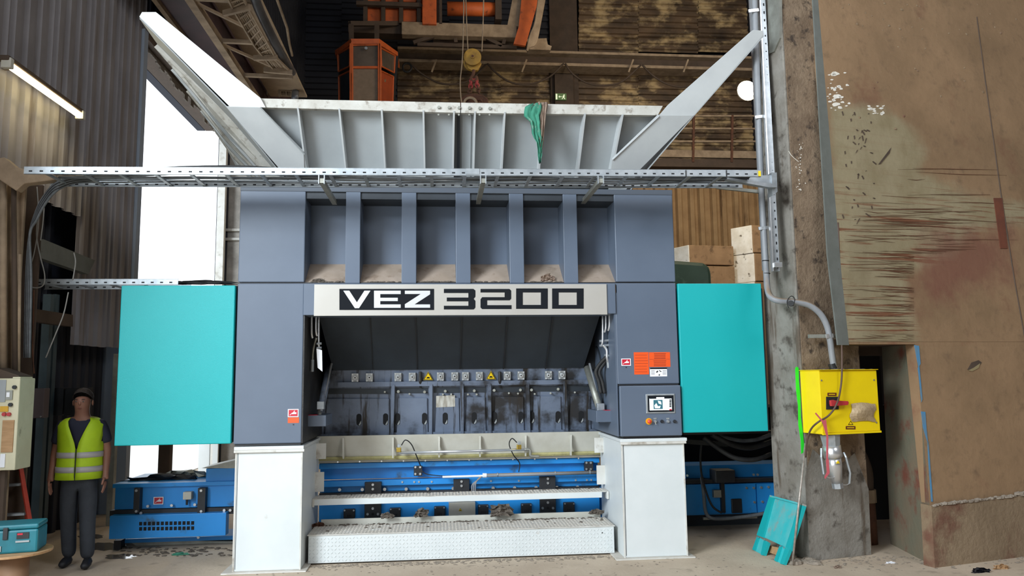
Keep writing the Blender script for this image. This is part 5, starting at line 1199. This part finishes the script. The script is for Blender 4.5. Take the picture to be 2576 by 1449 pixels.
# concrete blocks and container in the distance
def cblock(x0,y0,x1,y1,Y,dep,side_px,label,mat=m_blkc):
    t = thing('concrete_block', P(x0,y1,Y=Y), label, 'concrete block', 'stacked concrete blocks')
    a_ = P(x0,(y0+y1)/2,Y=Y).x; b2 = P(x1,(y0+y1)/2,Y=Y).x; z0 = P((x0+x1)/2,y1,Y=Y).z; z1 = P((x0+x1)/2,y0,Y=Y).z
    MB().box(a_,b2,Y,Y+.04,z0,z1).build('white_end', mat, t, bev=.02, label='white painted end'); MB().box(a_+.02,b2+side_px,Y+.04,Y+dep,z0,z1).build('block_body', m_blkt, t, bev=.02)
Yk = 11.0
struct(MB().box(P(1640,720,Y=9).x, P(2000,720,Y=11).x, 8.0, 12.2, 0, P(1750,735,Y=8).z).build('trim_1', m_blkt))
def blk(x0,x1,x2,yt0,yt1,yb0,yb1,label):
    # end face (x0..x1) nearer-left, long face (x1..x2) going right and back
    t = thing('concrete_block', P(x1,yb1,Y=Yk), label, 'concrete block')
    p0t,p0b = P(x0,yt0,Y=Yk+.5),P(x0,yb0,Y=Yk+.5); p1t,p1b = P(x1,yt1,Y=Yk),P(x1,yb1,Y=Yk)
    zt_,zb_ = p1t.z, (p1b.z if yb1 < 722 else P(1750,735,Y=8).z); e0 = Vector((p0t.x,p0t.y,0)); e1 = Vector((p1t.x,p1t.y,0)); d = Vector((P(x2,yt1,Y=Yk+.15).x, Yk+.15, 0))-e1
    MB().prism([e0+Vector((0,0,zb_)), e1+Vector((0,0,zb_)), e1+Vector((0,0,zt_)), e0+Vector((0,0,zt_))], (.05,.05,0)).build('block_end', m_blkc, t, bev=.015, label='whitewashed end')
    MB().prism([e0+Vector((.04,.04,zb_+.01)), e1+Vector((.03,0.0,zb_+.01)), e1+d+Vector((0,0,zb_+.01)), e0+d+Vector((0,.3,zb_+.01))], (0,0,zt_-zb_-.01)).build('block_body', m_blkt, t, bev=.02)
blk(1838,1890,1990,580,566,655,636,'white-ended concrete block, topmost of the right stack')
blk(1842,1896,1990,660,637,712,708,'white-ended concrete block, middle of the right stack')
blk(1842,1898,1990,716,709,730,728,'concrete block under the right stack, just above the teal cover')
blk(1694,1732,1845,640,616,700,666,'tan concrete block with pale end, top of the left stack')
blk(1694,1732,1848,700,668,735,728,'tan concrete block below the left stack top')
mb = MB(); g = P(1700,660,Y=8)
mb.pp([(1600,662),(1700,655),(1770,660),(1787,670),(1791,690),(1793,735),(1600,735)], 8.0, 1.5)
o = mb.build('green_container', M('dark_green_plastic','3f5144',.35,col2='344539',scale=2,amt=.8,col3='5c7060',scale3=3,thr3=.62), bev=.08); tag(o, 'dark green rounded container beside the concrete blocks', 'container')
# ------------------------------------------------------------------ crane runway high at left
ZR = 7.15
rw = thing('crane_runway', P(560,120,Z=ZR), 'dark maroon crane runway girder with braced walkway at upper left', 'runway')
def PR(x, y, z=ZR): return P(x, y, Z=z)
def Yr(x, y): return PR(x, y).y
def rbar(name, a, b_, w, h, mat, z=ZR): 
    p, q_ = P(*a,Z=z), P(*b_,Z=z); return MB().bar(p, q_, w, h).build(name, mat, rw)
xg0, xg1 = PR(490,130).x, PR(605,200).x
MB().box(-4.05, -3.55, 0.5, 12.0, ZR+.05, ZR+1.4).build('girder_web', m_mar, rw)
MB().box(-4.05, -3.98, 0.5, 7.0, ZR-.02, ZR+.06).build('girder_flange', m_brnl, rw)
MB().box(-3.56, -3.44, 0.5, 8.2, ZR-.06, ZR+.06).build('walkway_chord', m_brnl, rw)
MB().box(-3.5, -2.75, 0.5, 8.4, ZR+.5, ZR+.54).build('walkway_deck', M('deck_lit_tan','c4ae93',.9,col2='a8947c',scale=3,amt=.9), rw)  # deck tan lightened so its underside looks lit from below
for y in (3.2, 4.6, 6.0, 7.4): MB().bar((-3.5,y,ZR), (-2.6,y+.05,ZR), .06, .06).build('cross_brace', m_brnl, rw)
MB().bar((-3.5,3.3,ZR), (-2.8,4.6,ZR+.1), .04, .04).build('diagonal_brace', m_brnl, rw); MB().bar((-3.5,4.7,ZR), (-2.8,6.0,ZR+.1), .04, .04).build('diagonal_brace', m_brnl, rw)
yb_ = 8.3
MB().wb(600,192,712,216, yb_, .3).build('end_beam', m_brn, rw); MB().wb(585,189,712,192, yb_-.1, .5).build('end_beam_flange', m_brnl, rw); MB().wb(585,210,712,214, yb_-.1, .5).build('end_beam_flange', m_brnl, rw)
MB().bar(P(660,243,Y=yb_), P(692,216,Y=yb_), .08, .08).build('knee_brace', m_brnl, rw)
MB().wb(596,214,622,420, yb_, .3).build('runway_post', m_brnl, rw)
# cable ladder
cl2 = thing('cable_ladder', PR(640,90), 'dusty ladder-type cable tray curving down the runway at upper left', 'cable ladder')
La = [(560,-30),(590,30),(640,115),(662,142),(686,172)]; Lb = [(600,-30),(620,12),(663,90),(690,140),(728,178)]
pa_ = [PR(x,y,ZR-.15) for x,y in La]+[P(700,196,Y=yb_-.3), P(703,244,Y=yb_-.3)]
pb2 = [PR(x,y,ZR-.15) for x,y in Lb]+[P(733,196,Y=yb_-.3), P(735,246,Y=yb_-.3)]
for pp_ in (pa_, pb2): MB().tube(pp_, .022, 6).build('ladder_rail', m_brnl, cl2)
for i in range(len(pa_)-1):
    nn = 5 if i < 2 else 3
    for k in range(nn): MB().tube([pa_[i].lerp(pa_[i+1],k/nn), pb2[i].lerp(pb2[i+1],k/nn)], .013, 5).build('ladder_rung', m_brnl, cl2)
rnd = random.Random(8)
mb = MB()
for k in range(9):
    f_ = .12+.09*k; mb.tube(smoothpts([a_.lerp(b2, min(.95,max(.05,f_+rnd.uniform(-.06,.06))))+Vector((0,0,.03)) for a_, b2 in zip(pa_, pb2)],3), .012, 5)
mb.build('ladder_cables', m_brnl, cl2, kind='stuff')
for i in (1,3,4): MB().bar(pa_[i]+Vector((-.15,0,-.03)), pb2[i]+Vector((.05,0,-.03)), .05, .08).build('ladder_bracket', m_brnl, cl2)
o = MB().tube(smoothpts([PR(632,-40), PR(648,15), PR(683,90), PR(715,150), P(742,195,Y=yb_-.4), P(742,250,Y=yb_-.4)],4), .07, 12).build('steel_duct', M('duct_grey','7a7d83',.4,.4,col2='5c5e63',scale=3,amt=.9), smooth=True); tag(o, 'dark round pipe running beside the cable ladder at upper left', 'pipe')
o = MB().tube([PR(690,-20), PR(722,70), PR(728,110), PR(735,140)], .02, 6).build('handrail', m_brnl); tag(o, 'thin rail at the outer edge of the upper left runway', 'rail')
# building column beyond the opening at px 568-600
t = thing('wall_column', P(590,700,Y=7.6), 'pale concrete column with pipe bands behind the upper left machine edge', 'column')
MB().wb(566,380,640,1200, 8.2, .4).build('column_shaft', M('pale_concrete','c6c1b9',.9,col2='8c8780',scale=3,amt=1,bump=.4), t)
for y in (575, 598): MB().wb(560,y,640,y+6, 8.1, .1).build('column_band', m_whited, t)
MB().wb(545,300,553,1150, 7.9, .05).wb(556,300,561,1150, 7.9, .05).build('column_pipe', m_whited, t)
# door leaf outside, light posts below left cover
for i, (x0, x1) in enumerate(((500,527),(535,548))):
    o = MB().wb(x0,1060,x1,1200, 7.0, .06).build('pale_post', m_white); tag(o, ['broad pale post in daylight behind the conveyor','narrow pale post in daylight behind the conveyor'][i], 'post')

# ------------------------------------------------------------------ fluorescent lamp on the left wall
fl_ = thing('fluorescent_lamp', (-4.07,.66,4.8), 'lit fluorescent batten lamp on the left corrugated wall', 'lamp')
a_, b2 = P(20,162,X=-4.05), P(203,292,X=-4.05)
MB().tube([a_+Vector((0,0,-.0)), b2], .035, 10).build('lamp_tube', m_tube, fl_, smooth=True)
MB().bar(a_+Vector((-.03,-.04,.055)), b2+Vector((-.03,.04,.055)), .11, .05).build('lamp_housing', m_brn, fl_, bev=.01)
for p in (a_, b2): MB().box(p.x-.05,p.x+.04,p.y-.03,p.y+.03,p.z-.04,p.z+.06).build('lamp_cap', m_offwhite, fl_, bev=.006)
MB().bar(a_+Vector((-.2,.3,.08)), a_+Vector((0,.3,.08)), .03, .03).build('lamp_arm', m_brn, fl_)
l = bpy.data.lights.new('fluorescent_glow','AREA'); l.shape='RECTANGLE'; l.size=.1; l.size_y=1.5; l.energy=9; l.color=(1,.82,.48)
lo = bpy.data.objects.new('fluorescent_glow', l); COL.objects.link(lo); lo.location = (a_+b2)/2+Vector((.02,0,-.06)); lo.rotation_euler = (0, math.radians(-35), 0)

# ------------------------------------------------------------------ left column stub, pipes, cabinet
lcl = thing('rusty_column', P(25,1300,Y=-.2), 'dusty brown steel column at the left picture edge', 'column')
zc = P(30,445,Y=-.2).z
xa_, xb_ = P(-60,700,Y=-.2).x, P(50,700,Y=-.2).x
MB().box(xa_, xb_, -.20, -.17, 0, zc).build('column_flange', m_brnl, lcl); MB().box(xa_, xb_, .1, .13, 0, zc).build('column_flange', m_brn, lcl); MB().box((xa_+xb_)/2-.02, (xa_+xb_)/2+.02, -.17, .1, 0, zc).build('column_web', m_brn, lcl)
MB().tube([P(8,450,Y=-.3), P(8,950,Y=-.3)], .03, 10).build('column_pipe', m_brnl, lcl, smooth=True)
MB().tube([P(35,470,Y=-.3), P(38,950,Y=-.3)], .022, 10).build('column_pipe', m_brn, lcl, smooth=True)
MB().tube([P(50,640,Y=-.28), P(46,950,Y=-.28)], .015, 10).build('column_pipe', m_brnl, lcl, smooth=True)
MB().pp([(-20,400),(10,395),(40,420),(90,432),(140,440),(140,452),(60,462),(40,480),(-20,440)], -.4, .1).build('column_head', m_brnl, lcl, bev=.01)
# slanted beam and lower panels behind
o = MB().prism([P(70,600,X=XL+.05), P(90,602,X=XL+.05), P(222,655,X=XL+.05), P(205,690,X=XL+.05), P(70,645,X=XL+.05)], (.08,0,0)).build('slanted_duct', m_strip); tag(o, 'slanting grey-tan duct crossing the dark left wall', 'duct')
o = MB().prism([P(55,775,X=XL+.05), P(165,792,X=XL+.05), P(165,822,X=XL+.05), P(55,808,X=XL+.05)], (.08,0,0)).build('slanted_duct', m_brn); tag(o, 'dim duct below the lower cable tray on the dark left wall', 'duct')
m_gp = M('dim_green_steel','4c5c62',.6,col2='3c494e',scale=3,amt=.9)
for i, (x0, x1, lab) in enumerate(((88,108,'green-grey upright beside the wall box'),(113,122,'thin grey upright left of the person'),(276,290,'scuffed grey post behind the person by the teal cover'))):
    yy = [1.6,1.8,2.6][i]
    pz = P(x0, 740 if i < 2 else 890, Y=yy).z; pq0, pq1 = P(x0,1100,Y=yy).x, P(x1,1100,Y=yy).x
    o = MB().box(pq0, pq1, yy, yy+.08, 0, pz).build('steel_post', m_gp if i < 2 else m_zincd); 
    o_z = P(x0,1290,Y=yy).z
    tag(o, lab, 'post')
wbx = MB().wb(67,977,110,1052, 1.2, .12).build('wall_box', M('dull_brown_box','5c5050',.6), bev=.006); tag(wbx, 'dull brown metal box hanging left of the person', 'box')
MB().disc(P(103,1048,Y=1.19), (0,-1,0), .008, .01, 8).build('lock', m_chrome, wbx)
for i, (x0,x1) in enumerate(((114,158),(162,214))):
    o = MB().wb(x0,976,x1,1045, 1.9, .2).build('wall_box', m_blk, bev=.006); tag(o, ['black box between the brown box and the person','black box directly behind the head of the person'][i], 'box')
o = MB().pp([(52,1042),(66,1040),(74,1076),(60,1080)], .2, .01).build('paper_note', m_paper); tag(o, 'crooked white note hanging beside the cream cabinet', 'note')
cc_ = thing('control_cabinet', P(20,1180,Y=-.55), 'cream control cabinet at the left picture edge', 'cabinet')
YV = -.6
MB().wb(-60,952,44,1184, YV, .25).build('cabinet_body', m_cream, cc_, bev=.008); MB().wb(30,948,50,1000, YV+.02, .2).build('cabinet_hinge_side', m_cream, cc_, bev=.004)
MB().pp([(-60,925),(-10,925),(48,945),(48,952),(-60,950)], YV+.05, .2).build('cabinet_roof', m_brn, cc_)
def vq(name,x0,y0,x1,y1,mat,dep=.006,**k): return MB().wb(x0,y0,x1,y1,YV-dep,dep).build(name, mat, cc_, **k)
vq('inspection_plate',-60,956,14,1012,m_hop); vq('meter_frame',14,982,31,1006,m_zincd,.01); vq('meter_face',16,987,24,999,m_paper,.012)
vq('wood_label',4,1057,33,1138,m_ply,.008); vq('warning_label',0,1022,20,1036,M('label_yellow','d0a02c',.5),.008)
for x,y,m_ in ((38,974,m_blk),(28,1018,m_blk),(12,1042,m_redh),(24,1042,m_redh)): MB().disc(P(x,y,Y=YV), (0,-1,0), .016, .02, 12).build('cabinet_button', m_, cc_)
vq('paper_sheet',0,1142,12,1176,m_paper,.01)
MB().tube([P(10,1184,Y=YV+.1), Vector((P(10,1184,Y=YV+.1).x, YV+.1, 0))], .03, 8).build('cabinet_leg', m_brn, cc_)
# ladder
ld = thing('step_ladder', P(50,1330,Y=-.1), 'orange-red step ladder leaning behind the toolbox', 'ladder')
MB().bar(P(42,1118,Y=.1), P(78,1330,Y=-.1), .035, .02).build('ladder_rail', m_lad, ld); MB().bar(P(50,1118,Y=.1), P(64,1330,Y=.5), .03, .02).build('ladder_rail', m_lad, ld); MB().bar(P(10,1118,Y=.1), P(-10,1330,Y=-.1), .035, .02).build('ladder_rail', m_lad, ld)
for y,x0,x1,Y_ in ((1150,8,42,.05),(1222,4,54,.0),(1296,-2,66,-.05)): MB().bar(P(x0,y,Y=Y_), P(x1,y-4,Y=Y_), .07, .02).build('ladder_step', m_zinc, ld)
for i in range(3):
    pass
# round table and toolbox
YTb = -1.15
tc_ = P(38,1384,Y=YTb); tbz = tc_.z
tbl = thing('round_table', (tc_.x, tc_.y, 0), 'small round plywood table on a brown tube at lower left', 'table')
rr = P(126,1380,Y=YTb).x-tc_.x
MB().disc((tc_.x,tc_.y,tbz-.018), (0,0,1), rr, .018, 40).build('tabletop', m_ply, tbl, bev=.003)
MB().tube([(tc_.x,tc_.y,0), (tc_.x,tc_.y,tbz-.018)], .10, 24).build('table_tube', M('brown_tube','94745a',.7,col2='84664c',scale=5,amt=.7), tbl, smooth=True)
tx = thing('tool_case', (tc_.x-.03, tc_.y, tbz), 'teal tool case standing on the round table', 'tool case')
Mx = Matrix.Translation((tc_.x-.03, tc_.y, tbz)) @ Matrix.Rotation(math.radians(12), 4, 'Z')
def tcx(name, x0,x1,y0,y1,z0,z1, mat, bev=.006):
    mb = MB().box(x0,x1,y0,y1,z0,z1); mb.v = [Mx@v for v in mb.v]; return mb.build(name, mat, tx, bev=bev)
w_ = (P(118,1340,Y=YTb).x-P(-40,1340,Y=YTb).x)/2; h_ = P(60,1306,Y=YTb).z-tbz-.02
tcx('case_base', -w_, w_*.93, -.14, .12, .0, h_*.82, m_tool, .015); tcx('case_lid', -w_, w_*.93, -.14, .12, h_*.83, h_, m_tool, .012)
tcx('case_latch', -.02, .012, -.15, -.135, h_*.5, h_*.92, m_blk, .003)
tcx('case_label', .07, .15, -.145, -.139, h_*.5, h_*.72, m_blk, 0); tcx('case_label_red', .075, .11, -.147, -.14, h_*.64, h_*.70, m_red, 0); tcx('case_label_white', .065, .155, -.147, -.14, h_*.38, h_*.44, m_hop, 0); tcx('case_sticker', -w_+.05, -w_+.20, -.147, -.14, .02, .06, m_hop, 0)

# ------------------------------------------------------------------ person
F = P(188, 1430, Z=0); F.z = 0
ht = P(192, 978, Y=F.y).z
S_ = ht/1.74
PM = Matrix.Translation(F) @ Matrix.Rotation(math.radians(8), 4, 'Z') @ Matrix.Scale(S_, 4)
per = thing('person', F, 'person in yellow high-visibility vest and dark trousers standing at left', 'person')
def skin_obj(name, vs, es, rs, mat, parent, sub=2, label=None):
    me = bpy.data.meshes.new(name); me.from_pydata([tuple(PM@Vector(v)) for v in vs], es, []); me.update()
    o = bpy.data.objects.new(name, me); COL.objects.link(o); o.parent = parent; o.matrix_parent_inverse = wmat(parent).inverted()
    md = o.modifiers.new('Skin', 'SKIN'); md.use_smooth_shade = True; md.branch_smoothing = .6
    for i, r in enumerate(rs):
        r = r if isinstance(r, tuple) else (r, r); me.skin_vertices[0].data[i].radius = (r[0]*S_, r[1]*S_)
    me.skin_vertices[0].data[0].use_root = True
    sb = o.modifiers.new('Sub', 'SUBSURF'); sb.levels = sub; sb.render_levels = sub
    me.materials.append(mat)
    if label: o['label'] = label
    return o
m_skin = M('skin', '8f6450', .55, col2='83594a', scale=8, amt=.7)
m_shirt = M('navy_polo', '23263a', .8); m_trs = M('dark_work_trousers', '3b4048', .85, col2='32363d', scale=7, amt=.8, bump=.3)
m_vest = M('hi_vis_yellow', 'b9dc1e', .6, col2='a9cc1a', scale=6, amt=.7, bump=.1, bscale=12); m_refl = M('reflective_band', 'b4b2b4', .4); m_hair = M('dark_hair', '2c2422', .7, bump=.6, bscale=60); m_shoe = M('work_shoe', '202024', .6)
V = [(0,0,.97),(0,0,1.10),(0,0,1.30),(0,.0,1.43),(0,-.01,1.48),(0,-.02,1.535),(0,-.025,1.605),(0,-.015,1.67)]
E_ = [(0,1),(1,2),(2,3),(3,4),(4,5),(5,6),(6,7)]; Rr = [(.11,.08),(.13,.095),(.15,.105),(.075,.07),(.056,.058),(.066,.080),(.082,.098),(.074,.090)]
def addv(p, r, c): V.append(p); Rr.append(r); E_.append((c, len(V)-1)); return len(V)-1
for s in (-1, 1):
    sh = addv((s*.17,.0,1.40), .058, 3); el = addv((s*.235,.03,1.13), .042, sh); wr_ = addv((s*.245,-.03,.90), .028, el); pm = addv((s*.245,-.045,.84), (.020,.036), wr_)
    hpv = addv((s*.085,0,.86), .070, 0); kn = addv((s*.10, -.01 if s>0 else .05,.50), .055, hpv); an = addv((s*.10,.03 if s>0 else .16,.10), .038, kn)
skin_obj('body', V, E_, Rr, m_skin, per)
for s in (-1, 1):
    hx = s*.245
    for i, (dy, l, r) in enumerate(((-.032,.070,.0095),(-.010,.080,.010),(.012,.074,.0095),(.032,.058,.0085))):
        skin_obj('finger', [(hx,-.045+dy*.8,.83),(hx,-.047+dy,.795),(hx-s*.006,-.050+dy,.795-l*.5),(hx-s*.018,-.054+dy,.795-l)], [(0,1),(1,2),(2,3)], [r,r,r*.95,r*.75], m_skin, per, 1)
    skin_obj('thumb', [(hx,-.07,.865),(hx-s*.005,-.098,.84),(hx-s*.012,-.112,.80)], [(0,1),(1,2)], [.012,.012,.009], m_skin, per, 1)
# trousers, shirt, shoes
V2 = [(0,0,1.02),(0,0,.90)]; R2 = [(.16,.115),(.175,.125)]; E2 = [(0,1)]
for s in (-1, 1):
    k = len(V2); V2 += [(s*.085,0,.80),(s*.095,-.015 if s>0 else .05,.48),(s*.100,.03 if s>0 else .16,.07)]; R2 += [.105,.078,.068]; E2 += [(1,k),(k,k+1),(k+1,k+2)]
skin_obj('trousers', V2, E2, R2, m_trs, per)
V3 = [(0,0,.98),(0,0,1.15),(0,0,1.32),(0,0,1.42),(0,0,1.465)]; R3 = [(.150,.115),(.150,.115),(.165,.12),(.12,.085),(.07,.068)]; E3 = [(0,1),(1,2),(2,3),(3,4)]
for s in (-1, 1):
    k = len(V3); V3 += [(s*.170,0,1.395),(s*.212,.015,1.25),(s*.225,.02,1.19)]; R3 += [.070,.064,.062]; E3 += [(3,k),(k,k+1),(k+1,k+2)]
skin_obj('polo_shirt', V3, E3, R3, m_shirt, per)
for s in (-1, 1):
    y0 = .03 if s > 0 else .16
    skin_obj('shoe', [(s*.105,y0+.05,.05),(s*.108,y0-.04,.055),(s*.115,y0-.12,.042),(s*.12,y0-.18,.035)], [(0,1),(1,2),(2,3)], [(.045,.05),(.045,.055),(.046,.042),(.038,.032)], m_shoe, per, 1)
# vest: lofted shell with open V front
mb = MB(); rings = [(.86,.215,.15,.02),(.95,.21,.148,.02),(1.05,.205,.145,.02),(1.15,.205,.145,.03),(1.22,.21,.148,.10),(1.30,.215,.148,.24),(1.38,.215,.14,.40),(1.44,.20,.11,.52),(1.475,.15,.085,.62)]
n = 28; vs = []
for z, rx, ry, g in rings:
    for i in range(n+1):
        q = -math.pi/2+g*1.0+(2*math.pi-2*g)*i/n
        if i in (0, n): pass
        vs.append(PM@Vector((rx*math.cos(q), ry*math.sin(q), z-(.03*abs(math.cos(q)) if z > 1.42 else 0))))
fs = []
for j in range(len(rings)-1):
    for i in range(n):
        q = -math.pi/2+(i+.5)*2*math.pi/n; arm = abs(math.cos(q)) > .93 and 1.22 <= rings[j][0] < 1.42
        if not arm: fs.append((j*(n+1)+i, j*(n+1)+i+1, (j+1)*(n+1)+i+1, (j+1)*(n+1)+i))
mb.add(vs, fs); vest = mb.build('safety_vest', m_vest, per, smooth=True, thick=.006, label='yellow safety vest with two grey reflective bands')
for z0, z1, rx, ry in ((.93,.985,.217,.154),(1.07,1.125,.212,.152)):
    mb = MB(); vs = []
    for z in (z0, z1):
        for i in range(29):
            q = -math.pi/2+.04+(2*math.pi-.08)*i/28; vs.append(PM@Vector((rx*math.cos(q), ry*math.sin(q), z)))
    mb.add(vs, [(i,i+1,i+30,i+29) for i in range(28)]).build('reflective_band', m_refl, vest, smooth=True, thick=.003)
MB().tube([PM@Vector((0,-.157,.88)), PM@Vector((0,-.153,1.16))], .004, 6).build('zip', m_blk, vest)
# head details
mb = MB(); vs = []; fs = []
nn, mm = 18, 8
for j in range(mm+1):
    th = math.radians(98)*j/mm
    for i in range(nn):
        ph = 2*math.pi*i/nn; lowf = 1.0
        th_ = th*(1-.45*max(0, -math.sin(ph)))
        r = 1+.04*math.sin(ph*5+j)
        vs.append(PM@Vector((.090*math.sin(th_)*math.cos(ph)*r, -.008+.112*math.sin(th_)*math.sin(ph)*r, 1.648+.100*math.cos(th_))))
for j in range(mm):
    for i in range(nn): fs.append((j*nn+i, (j+1)*nn+i, (j+1)*nn+(i+1)%nn, j*nn+(i+1)%nn))
mb.add(vs, fs).build('hair', m_hair, per, smooth=True, thick=.004)
def hb(name, c, r, sq, mat, n_=10): MB().blob(PM@Vector(c), r*S_, 1, sq, n_, 0).build(name, mat, per, smooth=True, sub=1)
for s in (-1, 1):
    hb('ear', (s*.088,.0,1.60), .026, (.35,.7,1.1), m_skin); hb('eye', (s*.032,-.114,1.615), .008, (1.3,.6,.7), M('eye_white','8f8a84',.4)); hb('iris', (s*.032,-.120,1.615), .0055, (1,.5,1), m_hair)
    hb('eyebrow', (s*.033,-.116,1.637), .014, (1.5,.35,.3), m_hair)
MB().add([PM@Vector(v) for v in [(-.007,-.112,1.62),(.007,-.112,1.62),(.018,-.112,1.575),(-.018,-.112,1.575),(0,-.142,1.58),(0,-.122,1.62)]], [(0,5,4,3),(5,1,2,4),(3,4,2),(0,1,5)]).build('nose', m_skin, per, smooth=True, sub=1)
hb('mouth', (0,-.104,1.550), .02, (1.2,.4,.28), M('lips','7c473f',.5))

# ------------------------------------------------------------------ floor debris and puddles
mb = MB(); rnd = random.Random(13)
for i in range(900):
    r = rnd.random()
    if r < .5: x = rnd.uniform(770, 1560); y = 1424-(x-770)*.035+abs(rnd.gauss(0,4))
    elif r < .75: x = rnd.uniform(2040, 2576); y = 1400+abs(rnd.gauss(0,14))
    else: x = rnd.uniform(560, 2050); y = rnd.uniform(1395, 1449)
    p = P(x, y, Z=0)
    if p.y > .19 and 770 < x < 1560: p.y = .17
    mb.blob((p.x,p.y,.002), rnd.uniform(.003,.010)*(1.4 if r<.75 else 1), i, (1.6,1.2,.5), 5)
o = mb.build('floor_debris', m_debris, kind='stuff'); tag(o, 'scattered crumbs and chips of waste on the dusty concrete floor', 'debris')
mb = MB()
for i in range(120):
    x = rnd.uniform(300, 600); p = P(x, rnd.uniform(1378,1400), Z=0); mb.blob((p.x,p.y,.004), rnd.uniform(.006,.02), i, (1.6,1.2,.5), 6)
o = mb.build('floor_waste', m_junk, kind='stuff'); tag(o, 'dark fluff and waste on the floor before the left conveyor end', 'waste')
crumple('green_scrap', 455, 1397, P(455,1397,Z=0).y, .16, .03, m_rag, 51, 'flat green scrap on the floor before the left conveyor', 'scrap')
crumple('black_bag', 2468, 1441, P(2468,1441,Z=0).y, .16, .05, M('shiny_black_film','15151c',.2), 52, 'small shiny black film on the floor at lower right', 'film')
crumple('pale_scrap', 2520, 1432, P(2520,1432,Z=0).y, .14, .05, m_ply, 53, 'pale crumpled scrap on the floor at lower right', 'scrap')
crumple('small_scrap', 2107, 1430, P(2107,1430,Z=0).y, .07, .03, m_ragb, 54, 'tiny pale scrap on the floor before the column', 'scrap')
crumple('small_scrap', 2240, 1418, P(2240,1418,Z=0).y, .09, .02, m_paper, 55, 'pale flakes on the floor at the notch', 'scrap')
# dirt bank along the big wall
mb = MB()
for i in range(60):
    x = 2350+i*5; p = P(x, 1424-(x-2350)*.12, Z=0); mb.blob((p.x,p.y+.02,.0), rnd.uniform(.03,.06), i, (1.8,1,.6), 8)
o = mb.build('dirt_bank', m_wlow, kind='stuff'); tag(o, 'low bank of brown dirt along the foot of the big wall', 'dirt')

# wet patches on the floor at left
for (cx, cy, rx, ry, sd) in ((262, 1375, 60, 12, 1), (300, 1400, 40, 7, 2), (230, 1350, 35, 6, 3)):
    rnd = random.Random(sd)
    o = MB().prism([P(cx+rx*math.cos(q)*rnd.uniform(.7, 1.15), cy+ry*math.sin(q)*rnd.uniform(.7, 1.15), Z=.0015) for q in [k*math.pi/10 for k in range(20)]], (0, 0, -.001)).build('puddle', M('wet_film', '6f675e', .08, col2='5e574f', scale=6, amt=.8))
    tag(o, ['broad shallow puddle between the person and the conveyor foot', 'shallow puddle nearest the left white leg', 'small puddle behind the shoes of the person'][sd-1], 'puddle')
